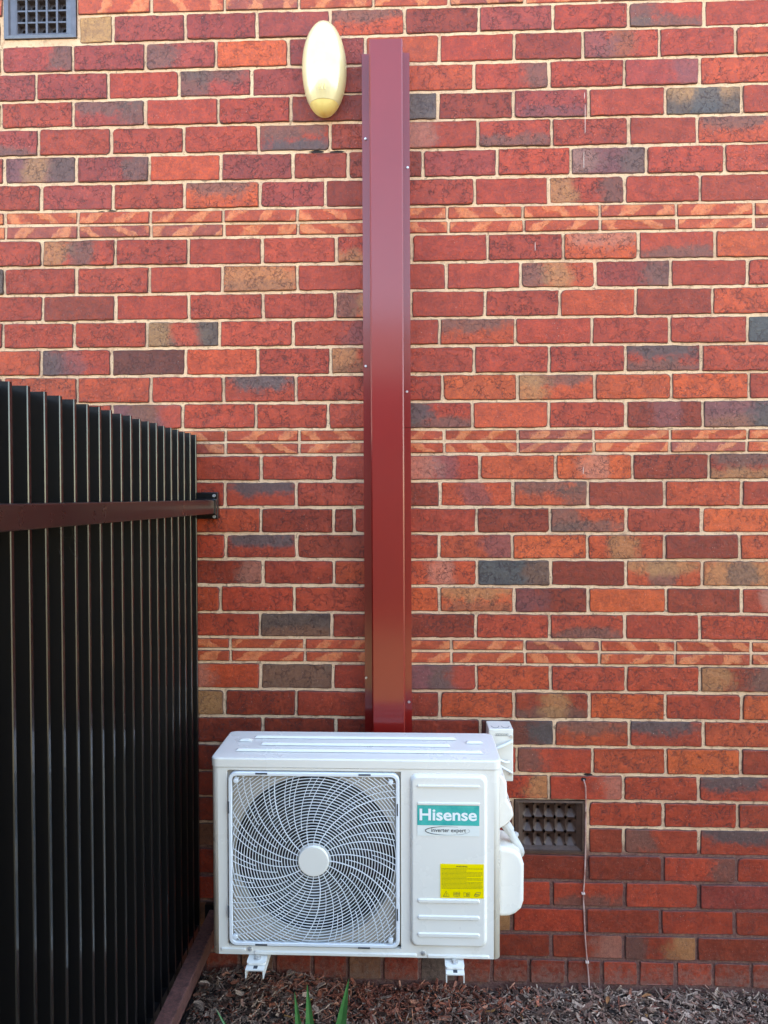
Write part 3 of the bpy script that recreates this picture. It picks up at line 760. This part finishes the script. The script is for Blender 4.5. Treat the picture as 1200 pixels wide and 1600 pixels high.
def spoke(th, r0, r1=185, w=.00095):
    def fn(t):
        q = r0+(r1-r0)*t; a = th-R(27)*((q-26)/110.0)**1.0; return (hx+q*PXM*math.cos(a), hz+q*PXM*math.sin(a))
    clipped(fn, 40, w)
for k in range(20):
    spoke(2*math.pi*k/20, 24, w=.0015 if k % 4 == 0 else .0011)
    spoke(2*math.pi*(k+.5)/20, 56+(5 if k % 2 else -5))
for k in range(0, 40, 2):
    spoke(2*math.pi*(k+.5)/40, 96+(7 if k % 3 == 0 else -4), 112+(14 if k % 2 else 70))
obj('guard_spokes', bm, M_guard, guard)
bm = bmesh.new(); disc(bm, (hx, hz), 26*PXM, GY, GY-.011, 36, .004)
obj('guard_hub', bm, M_white, guard, bevel=.002)
for (u, v, hor) in ((318, 295, 1), (640, 299, 1), (216, 400, 0), (742, 408, 0), (216, 725, 0), (742, 735, 0), (318, 828, 1), (638, 838, 1)):
    x, z = A(250+u/2, 1060+v/2); a, b = (.0165, .0022) if hor else (.0018, .0165)
    bm = bmesh.new(); box(bm, x-a, x+a, YF-.0072, YF-.0055, z-b, z+b); obj('clip_slot', bm, M_slot, guard)
for (u, v) in ((238, 317), (721, 323), (236, 805), (721, 817)):
    x, z = A(250+u/2, 1060+v/2); bm = bmesh.new(); disc(bm, (x, z), .0075, YF+.004, YF-.0068, 16, .001); disc(bm, (x, z), .0040, YF-.0068, YF-.0076, 12)
    obj('screw', bm, M_guard, guard)
# service panel
px0, pz1 = A(640, 1208); px1, pz0 = A(761, 1480)
bm = bmesh.new(); prism(bm, rrect(px0, px1, pz0, pz1, .018, 5), YF+.001, YF-.010, .007)
panel = obj('service_panel', bm, M_white, ac, bevel=.003, seg=3)
PF = YF-.010
def pbar(x0p, x1p, yp, hp, out=.0035):
    x0, z = A(x0p, yp, PF); x1, _ = A(x1p, yp, PF); h = hp*PXM/2
    bm = bmesh.new(); prism(bm, rrect(x0, x1, z-h, z+h, h*.8, 3), PF+.0005, PF-out, h*.45); obj('pressed_bar', bm, M_white, panel)
for yp, hp in ((1228, 4), (1255, 4), (1407, 8), (1433, 8), (1460, 8)): pbar(652, 750, yp, hp)
# bottom pressing
for x0p, x1p, yp in ((345, 385, 1483), (397, 652, 1488), (667, 765, 1494)):
    x0, z = A(x0p, yp-.5); x1, _ = A(x1p, yp)
    bm = bmesh.new(); prism(bm, rrect(x0, x1, z-.006, z+.006, .005, 3), YF+.0005, YF-.004, .003); obj('pressed_bar', bm, M_white, casing)
for (xp, yp) in ((391, 1482.5), (661.5, 1489)):
    x, z = A(xp, yp); bm = bmesh.new(); disc(bm, (x, z), .0065, YF, YF-.004, 14, .001); disc(bm, (x, z), .003, YF-.004, YF-.005, 6); obj('screw', bm, M_screw, casing)
# labels
def plate(name, x0p, x1p, y0p, y1p, y, m, par, thick=.0004):
    x0, z1 = A(x0p, y0p, y); x1, z0 = A(x1p, y1p, y); bm = bmesh.new(); prism(bm, [(x1, z1), (x0, z1), (x0, z0), (x1, z0)], y, y-thick); return obj(name, bm, m, par), (x0, x1, z0, z1)
def text(name, s, x0, x1, z, y, h, m, par, bold=0, shear=0):
    cu = bpy.data.curves.new(name, 'FONT'); cu.body = s; cu.size = 1; cu.offset = bold; cu.extrude = 0.0; cu.shear = shear
    ob = bpy.data.objects.new(name, cu); COL.objects.link(ob)
    bpy.context.view_layer.update()
    me = bpy.data.meshes.new_from_object(ob.evaluated_get(bpy.context.evaluated_depsgraph_get())); bpy.data.objects.remove(ob)
    xs_ = [v.co.x for v in me.vertices]; ys_ = [v.co.y for v in me.vertices]
    a, b, c, d = min(xs_), max(xs_), min(ys_), max(ys_)
    sx = (x1-x0)/(b-a); sy = h/(d-c)
    for v in me.vertices: v.co = Vector((x0+(v.co.x-a)*sx, y, z+(v.co.y-c)*sy))
    return link(name, me, m, par)
lp, (lx0, lx1, lz0, lz1) = plate('brand_label', 652, 749, 1258, 1307, PF-.0004, M_lbl, panel, .0005)
tp, tb = plate('label_band', 652, 749, 1258, 1290.5, PF-.0010, M_teal, lp, .0003)
tz0 = tb[2]
text('lettering', 'Hisense', lx0+.006, lx1-.007, tz0+.013, PF-.0017, .0325, M_letter, lp, bold=.024)
text('lettering', 'inverter expert', lx0+.038, lx1-.036, lz0+.0075, PF-.0012, .0135, M_ink, lp, bold=.012)
bm = bmesh.new()
cx, cz = (lx0+lx1)/2-.002, lz0+.0145
tube_pts = [(cx+.060*math.cos(a), PF-.0010, cz+.0115*math.sin(a)) for a in [R(62+q*(360-40)/40) for q in range(41)]]
rad = [.0003+.0010*max(0, -math.cos(R(62+q*320/40))) for q in range(41)]
tube(bm, tube_pts, rad, 5); obj('logo_ring', bm, M_ink, lp)
yp_, (yx0, yx1, yz0, yz1) = plate('warning_label', 688, 756, 1349.5, 1404, PF-.0004, M_yel, panel, .0005)
Wy, Hy = yx1-yx0, yz1-yz0
text('lettering', 'WARNING', yx0+Wy*.36, yx0+Wy*.62, yz1-Hy*.095, PF-.0011, Hy*.045, M_ink, yp_, bold=.02)
bm = bmesh.new(); random.seed(5)
for ln in range(17):
    z = yz1-Hy*(.135+ln*.036); x = yx0+Wy*.03; end = yx0+Wy*random.choice((.97, .95, .97, .6, .97, .93))
    while x < end:
        l = random.uniform(.0015, .006); x2 = min(x+l, end)
        h = .0006 if ln % 4 else .0007
        bm.faces.new([bm.verts.new(p) for p in ((x, PF-.0011, z-h), (x2, PF-.0011, z-h), (x2, PF-.0011, z+h), (x, PF-.0011, z+h))]); x = x2+.0010
obj('small_print', bm, M_ink2, yp_)
bm = bmesh.new(); zc = yz0+Hy*.12; s = Hy*.085; Y_ = PF-.0012
def ln_(pts, r=.00045): tube(bm, [(x, Y_, z) for x, z in pts], r, 4)
c1 = yx0+Wy*.14; ln_([(c1-s, zc-s*.8), (c1+s, zc-s*.8), (c1, zc+s), (c1-s, zc-s*.8)], .0006); ln_([(c1, zc+s*.3), (c1, zc-s*.2)]); ln_([(c1-.001, zc-s*.5), (c1+.001, zc-s*.5)])
c2 = yx0+Wy*.38; ln_([(c2-s, zc-s*.7), (c2-s, zc+s*.7), (c2-.001, zc+s*.55), (c2, zc-s*.7), (c2+.001, zc+s*.55), (c2+s, zc+s*.7), (c2+s, zc-s*.7), (c2, zc-s*.8), (c2-s, zc-s*.7)], .0005)
for q in (-.2, .2): ln_([(c2-s*.75, zc+s*q), (c2-s*.2, zc+s*q)]); ln_([(c2+s*.2, zc+s*q), (c2+s*.75, zc+s*q)])
c3 = yx0+Wy*.61; ln_([(c3-s, zc-s*.7), (c3-s, zc+s*.7), (c3-.001, zc+s*.45), (c3-.001, zc-s*.8), (c3-s, zc-s*.7)]); ln_([(c3+.001, zc-s*.8), (c3+.001, zc+s*.5), (c3+s, zc+s*.7), (c3+s, zc-s*.7), (c3, zc-s*.8)]); ln_([(c3+s*.5, zc-s*.4), (c3+s*.5, zc+s*.2)], .0009)
c4 = yx0+Wy*.85; ln_([(c4-s*1.1, zc-s*.5), (c4-s*.3, zc+s*.7), (c4+s*1.2, zc+s*.6), (c4+s*.7, zc-s*.4), (c4-s*.2, zc-s*.7), (c4-s*1.1, zc-s*.5)], .0006); ln_([(c4-s*.6, zc), (c4+s*.5, zc-s*.1)], .0008)
obj('warning_symbols', bm, M_ink, yp_)
# right-hand connection covers (side of the unit)
ys0, ys1 = YF+.055, YB-.02
def side_cover(name, pts, x0, x1, yb, yf, rr):
    bm = bmesh.new()
    a = [bm.verts.new((x0, y, z)) for y, z in pts]; b = [bm.verts.new((x1, y, z)) for y, z in pts]; m = len(pts)
    for i in range(m): bm.faces.new((a[i], a[(i+1) % m], b[(i+1) % m], b[i]))
    bm.faces.new(b); bm.faces.new(a[::-1]); bmesh.ops.recalc_face_normals(bm, faces=bm.faces[:])
    return obj(name, bm, M_white, ac, bevel=rr, seg=5, smooth=True)
yc = YF+.09
def zz(y, Y=yc): return at(790, y, Y).z
def xx(x, Y=yc): return at(x, 1300, Y).x
X819 = xx(819.5); X803 = xx(803)
bm = bmesh.new()
def cover_prism(name, outl_px, yb, yf, bev):
    pts = [(xx(x, yf), zz(y, yf)) for x, y in outl_px]
    bm = bmesh.new(); prism(bm, pts, yb, yf, 0, True)
    return obj(name, bm, M_white, ac, bevel=bev, seg=5, smooth=False)
o1 = cover_prism('valve_cover', [(778, 1434), (796, 1433), (806, 1429), (815, 1421), (819, 1409), (819.5, 1352), (815, 1338), (806, 1329), (792, 1325), (778, 1324)], YB-.02, yc, .012)
o1_ = cover_prism('terminal_cover', [(778, 1297), (790, 1291), (797, 1284), (803, 1276), (801, 1264), (793, 1250), (792, 1224), (786, 1213), (778, 1210)], YB-.02, yc, .007)
# small fittings on the left side
for (y0p, y1p) in ((1208, 1228), (1410, 1445)):
    z0, z1 = at(330, y1p, YF+.09).z, at(330, y0p, YF+.09).z
    bm = bmesh.new(); box(bm, ax0-.010, ax0+.002, YF+.055, YF+.15, z0, z1); obj('side_grip', bm, M_white, ac, bevel=.006, seg=3)
bm = bmesh.new()                                  # moulded handle bulge on the left edge of the top
prism(bm, [(ax0+.001, az1-.004), (ax0-.006, az1-.010), (ax0-.008, az1-.035), (ax0+.001, az1-.045)], YB-.03, YF+.08, 0, True); obj('side_handle', bm, M_white, ac, bevel=.002)

# pipes and cables to the wall
def path3(pp): return [at(x, y, Y) for x, y, Y in pp]
def smoothp(pts, k=6):
    out = []; n = len(pts)
    for i in range(n-1):
        p0, p1, p2, p3 = pts[max(i-1, 0)], pts[i], pts[i+1], pts[min(i+2, n-1)]
        for q in range(k):
            t = q/k; out.append(.5*((2*p1)+(-p0+p2)*t+(2*p0-5*p1+4*p2-p3)*t*t+(-p0+3*p1-3*p2+p3)*t**3))
    out.append(pts[-1]); return out
pipe = tag(empty('insulated_pipe', at(800, 1320, -.2)), 'grey-white flexible pipe looping between the two covers at the unit side', 'pipe')
pc = M_pipe
bm = bmesh.new(); tube(bm, smoothp(path3([(787, 1283, -.24), (794, 1293, -.235), (802, 1309, -.225), (812, 1326, -.21), (812, 1334, -.19), (800, 1336, -.16)])), .0115, 10); obj('hose', bm, pc, pipe, smooth=True)
bm = bmesh.new(); tube(bm, path3([(788.5, 1285, -.24), (796, 1297, -.233)]), .0150, 12); obj('collar', bm, pc, pipe, smooth=False)
bm = bmesh.new(); tube(bm, smoothp(path3([(778, 1318, -.2), (790, 1317, -.2), (800, 1310, -.18), (806, 1304, -.10)])), .0095, 8); obj('hose', bm, pc, pipe, smooth=True)
bm = bmesh.new(); tube(bm, smoothp(path3([(786, 1328, -.2), (796, 1318, -.19), (803, 1330, -.19)])), .007, 8); obj('hose', bm, pc, pipe, smooth=True)

# isolator / cable cover on the wall behind the unit
iy = -.085
bx0, bz1 = at(763.5, 1139, iy).x, at(780, 1139, iy).z; bx1 = at(802, 1150, iy).x; bz0 = at(790, 1221, iy).z
iso = tag(empty('cable_box', ((bx0+bx1)/2, 0, bz0)), 'narrow cream plastic cable box on the wall behind the unit corner', 'cable box')
bm = bmesh.new(); box(bm, bx0, bx1, iy, -.002, bz0, bz1); obj('box_body', bm, M_cream, iso, bevel=.003)
bm = bmesh.new()
for q in (0, 1):
    cx = bx0+(bx1-bx0)*(.3+.42*q)
    tube(bm, [(cx+.012*math.cos(a), -.055+.02*math.sin(a), bz1+.0004) for a in [R(180+q2*18) for q2 in range(11)]], .0007, 4)
obj('knockout_line', bm, M_slot, iso)
bm = bmesh.new(); z = bz1-.012; tube(bm, [(bx0+.02, iy-.0005, z-.003), (bx1-.015, iy-.0005, z-.003), (bx1-.015, iy-.0005, z-.009), (bx0+.02, iy-.0005, z-.009), (bx0+.02, iy-.0005, z-.003)], .0005, 4)
for q in range(7): x = bx0+.024+q*.005; tube(bm, [(x, iy-.0005, z-.008), (x+.0012, iy-.0005, z-.0042), (x+.0026, iy-.0005, z-.0075)], .0004, 4)
obj('moulded_mark', bm, M_slot, iso)
for y in (1151, 1209):
    p = at(798.5, y, iy); bm = bmesh.new(); disc(bm, (p.x, p.z), .0052, iy, iy-.005, 12, .001); obj('screw', bm, M_screw, iso)
for (pp, r) in (([(770, 1172, iy-.01), (784, 1166, iy-.012), (801, 1158, iy-.006)], .0042), ([(778, 1186, iy-.02), (790, 1191, iy-.015), (796, 1190, iy-.008)], .0032), ([(780, 1196, iy-.018), (792, 1203, iy-.012), (801, 1208, iy-.006)], .0034)):
    bm = bmesh.new(); tube(bm, smoothp(path3(pp)), r, 8); obj('cable', bm, M_guard, iso, smooth=True)

# brackets under the unit
for (xa, xb, yt, label) in ((382, 412, 1490, 'white steel wall bracket under the fan side of the unit'), (696, 726, 1498, 'white steel wall bracket under the label side of the unit')):
    yfr = -.412
    zt_ = az0-.009
    xL = at(xa+1, 1528, yfr).x; xR = at(xb+.0, 1528, yfr).x
    t = tag(empty('wall_bracket', ((xL+xR)/2, yfr, zt_)), label, 'bracket', 'brackets carrying the outdoor unit')
    bm = bmesh.new()
    th = .003
    xm0, xm1 = xL, xR
    box(bm, xm0, xm1, yfr, -.005, zt_-.004, zt_-.001); box(bm, xm0, xm0+th, yfr, -.005, zt_-.024, zt_-.004); box(bm, xm1-th, xm1, yfr, -.005, zt_-.024, zt_-.004)
    obj('arm', bm, M_white, t)
    bm = bmesh.new(); box(bm, xm0-.002, xm0+.045, -.006, -.002, zt_-.034, zt_+.36); obj('upright', bm, M_white, t)
    bm = bmesh.new(); o_ = rrect(xm0-.001, xm1+.001, YF-.034, YF+.05, .008, 4)
    va = [bm.verts.new((x, y, zt_+.001)) for x, y in o_]; vb = [bm.verts.new((x, y, zt_+.006)) for x, y in o_]; m_ = len(o_)
    for i in range(m_): bm.faces.new((va[i], va[(i+1) % m_], vb[(i+1) % m_], vb[i]))
    bm.faces.new(vb); bm.faces.new(va[::-1]); foot = obj('foot_plate', bm, M_white, t)
    bm = bmesh.new()
    for (r0, h0, h1) in ((.0105, .006, .0075), (.0065, .0075, .013)):
        k_ = 6 if r0 < .01 else 18; c = ((xm0+xm1)/2, YF-.012)
        a = [bm.verts.new((c[0]+r0*math.cos(2*math.pi*q/k_), c[1]+r0*math.sin(2*math.pi*q/k_), zt_+h0)) for q in range(k_)]; b = [bm.verts.new((v.co.x, v.co.y, zt_+h1)) for v in a]
        for q in range(k_): bm.faces.new((a[q], a[(q+1) % k_], b[(q+1) % k_], b[q]))
        bm.faces.new(b)
    obj('bolt', bm, M_screw, t)
    bm = bmesh.new(); box(bm, (xm0+xm1)/2-.005, (xm0+xm1)/2+.006, YF-.046, YF-.034, zt_-.0012, zt_-.0006); obj('slot', bm, M_slot, t)
    # unit foot that joins the casing to the bracket
    bm = bmesh.new(); box(bm, xm0+.006, xm1-.006, YF+.02, YB-.02, zt_+.0065, az0+.002); obj('unit_foot', bm, M_white, t)

# thin cable down the wall
cab = tag(empty('thin_cable', at(920, 1545, -.01)), 'thin pale cable coming out of a hole and hanging down the brick wall', 'cable')
pp = [(911.5, 1217, .004), (913, 1222, -.010), (915, 1232, -.009), (915.3, 1260, -.006), (915, 1300, -.006), (914.5, 1340, -.005), (913, 1375, -.005), (911.5, 1400, -.006), (913, 1440, -.005), (915, 1475, -.005), (917.5, 1503, -.006), (919, 1522, -.008), (921, 1550, -.010)]
bm = bmesh.new(); tube(bm, smoothp(path3(pp)), .0025, 7); obj('sheath', bm, M_wire, cab, smooth=True)
for (x, y) in ((911.5, 1396), (917.5, 1503)):
    p = at(x, y, -.006); bm = bmesh.new(); box(bm, p.x-.006, p.x+.005, -.010, -.001, p.z-.0035, p.z+.003); obj('clip', bm, M_paint, cab, bevel=.001)

# ------------------------------------------------------------------ ground
M_soil = mat('dark_soil', (.055, .034, .026), .95, nscale=30, namt=.5, bump=.8, bscale=60, bdist=.01)
def gz(x, y):
    zb_ = -.018+.0*x
    m = .045*math.exp(-((x+.50)/.22)**2)*math.exp(-(y/.5)**2)
    return zb_ + m + .010*noise.noise(Vector((x*6, y*6, 0))) + .006*noise.noise(Vector((x*17, y*17, 3)))
bm = bmesh.new(); nx_, ny_ = 90, 40
gv = [[bm.verts.new((-2.6+5.4*i/nx_, -1.5+1.502*j/ny_, gz(-2.6+5.4*i/nx_, -1.5+1.502*j/ny_))) for j in range(ny_+1)] for i in range(nx_+1)]
for i in range(nx_):
    for j in range(ny_): bm.faces.new((gv[i][j], gv[i+1][j], gv[i+1][j+1], gv[i][j+1]))
tag(obj('garden_bed', bm, M_soil, smooth=True), kind='structure')
def chips():
    m = bpy.data.materials.new('wood_chips'); m.use_nodes = True; g = NG(m)
    P = g.n('NewGeometry').outputs['Position']; c = g.attr('col').outputs['Color']
    mp = g.n('Mapping'); mp.inputs['Scale'].default_value = (1, 1, 1); g.l(P, mp.inputs[0])
    n = g.noise(mp.outputs[0], 240, 4, .7); cc = g.mix(g.ramp(n, .35, .65), (.55, .55, .55), (1.25, 1.25, 1.25))
    g.l(g.mix(1.0, c, cc, 'MULTIPLY'), g.b.inputs['Base Color']); g.b.inputs['Roughness'].default_value = .75
    bp = g.n('Bump'); bp.inputs['Strength'].default_value = .6; bp.inputs['Distance'].default_value = .001; g.l(n, bp.inputs['Height']); g.l(bp.outputs[0], g.b.inputs['Normal'])
    return m
M_chip = chips()
rc = random.Random(21)
V, Fc, C = [], [], []
pal_red = [(.22, .070, .042), (.15, .048, .032), (.27, .10, .065), (.09, .034, .025), (.28, .13, .09)]
pal_grey = [(.15, .105, .09), (.085, .055, .046), (.22, .17, .15), (.05, .032, .027), (.30, .235, .21), (.17, .10, .085)]
for i in range(27000):
    if i < 16500: x = rc.uniform(-.67, 1.35); y = -abs(rc.uniform(0, .42))
    elif i < 24000: x = rc.uniform(-.67, 1.6); y = -rc.uniform(.4, 1.35)
    else: x = rc.uniform(-.67, 2.6); y = -rc.uniform(.0, 1.45)
    big = rc.random() < .12
    L = rc.uniform(.018, .038) if big else rc.lognormvariate(math.log(.015), .5); Wd = L*rc.uniform(.22, .5) if big else rc.uniform(.0013, .0045); T_ = rc.uniform(.0015, .004)
    redness = max(0, 1-abs(x+.1)/.62)*max(0, 1-abs(y)/.30); redness = min(1, redness*1.15)*.9+.06  # red bounce off the bricks, plus brick dust, put into the chip colours
    c = rc.choice(pal_red if rc.random() < redness else pal_grey); jj = rc.uniform(.7, 1.25); c = (c[0]*jj*1.75, c[1]*jj*1.45, c[2]*jj*1.15)
    if rc.random() < .006: c = (.42, .20, .06)
    yaw = rc.uniform(0, math.pi*2); pit = rc.gauss(0, .28); rol = rc.gauss(0, .5)
    if rc.random() < .05: pit = rc.uniform(.5, 1.1)
    Rm = (Matrix.Rotation(yaw, 3, 'Z') @ Matrix.Rotation(pit, 3, 'Y') @ Matrix.Rotation(rol, 3, 'X'))
    lift = rc.uniform(-.002, .016)+abs(math.sin(pit))*L*.35
    ctr = Vector((x, y, gz(x, y)+lift)); o = len(V)
    if ctr.y + abs(math.cos(pit)*math.sin(yaw))*L*.55 > -.002: ctr.y = -.002-abs(math.cos(pit)*math.sin(yaw))*L*.55
    tp1, tp2 = rc.uniform(.4, 1), rc.uniform(.15, .9); bend = rc.uniform(-.12, .12)*L
    for sx, tw in ((-.5, tp1), (0, 1), (.5, tp2)):
        for sy, sz in ((-.5, -.5), (.5, -.5), (.5, .5), (-.5, .5)):
            V.append(ctr + Rm @ Vector((sx*L, sy*Wd*tw + (bend if sx == 0 else 0), sz*T_)))
    for s in (0, 4):
        for k in range(4): Fc.append((o+s+k, o+s+(k+1) % 4, o+s+4+(k+1) % 4, o+s+4+k))
    Fc += [(o, o+3, o+2, o+1), (o+8, o+9, o+10, o+11)]
    C += [*c, 1.0]*12
me = bpy.data.meshes.new('wood_chip_mulch'); me.from_pydata(V, [], Fc); a = me.attributes.new('col', 'FLOAT_COLOR', 'POINT'); a.data.foreach_set('color', C)
tag(link('wood_chip_mulch', me, M_chip), 'loose brown and grey wood chip mulch along the foot of the wall', 'mulch', kind='stuff')
# three fallen leaves
M_leafd = mat('dry_leaf', (.42, .17, .06), .6, nscale=60, namt=.3)
for q, (x, y, an, lb) in enumerate(((1012, 1567, .35, 'dry orange leaf on the mulch, the one nearer the wall'), (946, 1582, 1.2, 'short brown dry leaf on the mulch below the hanging cable'))):
    p = at(x, y, -.06)
    zg = gz(p.x, -.06-.04*q)+.022; p = Vector((p.x, -.05-.035*q, zg)); bm = bmesh.new(); L = .022
    top = []; bot = []
    for k in range(7):
        t = k/6; wd_ = math.sin(math.pi*t)**.8*.0055+.0003; c = Vector(((t-.5)*2*L*.9, 0, .004*math.sin(math.pi*t)))
        for s, l_ in ((1, top), (-1, bot)): l_.append(bm.verts.new(p+Matrix.Rotation(an, 3, 'Z') @ (c+Vector((0, s*wd_, .002*abs(s))))))
    mid = [bm.verts.new((a.co+b.co)/2-Vector((0, 0, .0015))) for a, b in zip(top, bot)]
    for k in range(6): bm.faces.new((top[k], top[k+1], mid[k+1], mid[k])); bm.faces.new((mid[k], mid[k+1], bot[k+1], bot[k]))
    tag(obj('fallen_leaf', bm, M_leafd, smooth=True), lb, 'leaf')

# strappy plant in front of the unit
M_leaf = mat('green_strap_leaf', (.045, .15, .04), .38, spec=.5, nscale=25, namt=.3, col2=(.075, .22, .06))
PYp = -.62
plant = tag(empty('strap_leaf_plant', (at(488, 1600, PYp).x, PYp, 0)), 'green strap leaf plant whose pointed tips rise in front of the unit', 'plant')
base = Vector((at(492, 1600, PYp).x, PYp, -.02))
def leaf(tip, lean, wd=.020, bz=None):
    b0 = base + Vector((lean, rc.uniform(-.03, .03), 0)); bm = bmesh.new(); n_ = 14; Lr, Rr, Mr = [], [], []
    tip = Vector(tip)
    for k in range(n_+1):
        t = k/n_; p = b0.lerp(tip, t); p.x = b0.x+(tip.x-b0.x)*(t**1.25)
        w_ = wd*1.4*(1-max(0, (t-.45)/.55)**1.3)*(.6+.4*min(1, t*4))/2+.0004
        Lr.append(bm.verts.new(p+Vector((-w_, -.002*(1-t), 0)))); Rr.append(bm.verts.new(p+Vector((w_, -.002*(1-t), 0)))); Mr.append(bm.verts.new(p+Vector((0, w_*.45, 0))))
    for k in range(n_): bm.faces.new((Lr[k], Mr[k], Mr[k+1], Lr[k+1])); bm.faces.new((Mr[k], Rr[k], Rr[k+1], Mr[k+1]))
    obj('leaf', bm, M_leaf, plant, smooth=False)
leaf(at(460.5, 1550, PYp), -.015, .024); leaf(at(480, 1538, PYp+.02), .0, .028); leaf(at(545, 1529, PYp), .02, .032)
leaf(at(338, 1577, PYp+.05), -.06, .026)
for tx, tz_, ty in ((.10, .26, -.25), (-.22, .20, -.2), (.22, .24, .1), (-.10, .27, -.3), (.03, .28, -.15)):
    leaf(base+Vector((tx, ty, tz_)), tx*.1, .026)

# ------------------------------------------------------------------ the surroundings behind the photographer
bm = bmesh.new(); box(bm, -60, 60, -80, -1.5, -.3, -.02)
M_lawn = mat('dry_lawn', (.14, .115, .06), .9, nscale=4, namt=.3, bump=.6, bscale=50, bdist=.02)
tag(obj('lawn', bm, M_lawn), kind='structure')
bm = bmesh.new(); box(bm, -60, 60, .34, 60, -.3, -.03); tag(obj('ground', bm, M_soil), kind='structure')
hs = tag(empty('neighbour_house', (0, -6.5, 0)), 'plain dark brick neighbouring house behind the photographer', 'house')
bm = bmesh.new(); box(bm, -7, 5, -12, -6.5, -.05, 2.9); obj('wall', bm, mat('brown_brickwork', (.028, .016, .012), .8, nscale=8, namt=.3), hs)
bm = bmesh.new()
vv = [bm.verts.new(p) for p in ((-7.5, -6.0, 2.9), (5.5, -6.0, 2.9), (5.5, -12.5, 2.9), (-7.5, -12.5, 2.9), (-4.5, -9.25, 4.3), (2.5, -9.25, 4.3))]
for f in ((0, 1, 5, 4), (1, 2, 5), (2, 3, 4, 5), (3, 0, 4), (0, 3, 2, 1)): bm.faces.new([vv[i] for i in f])
obj('roof', bm, mat('grey_roof', (.09, .08, .08), .7), hs)
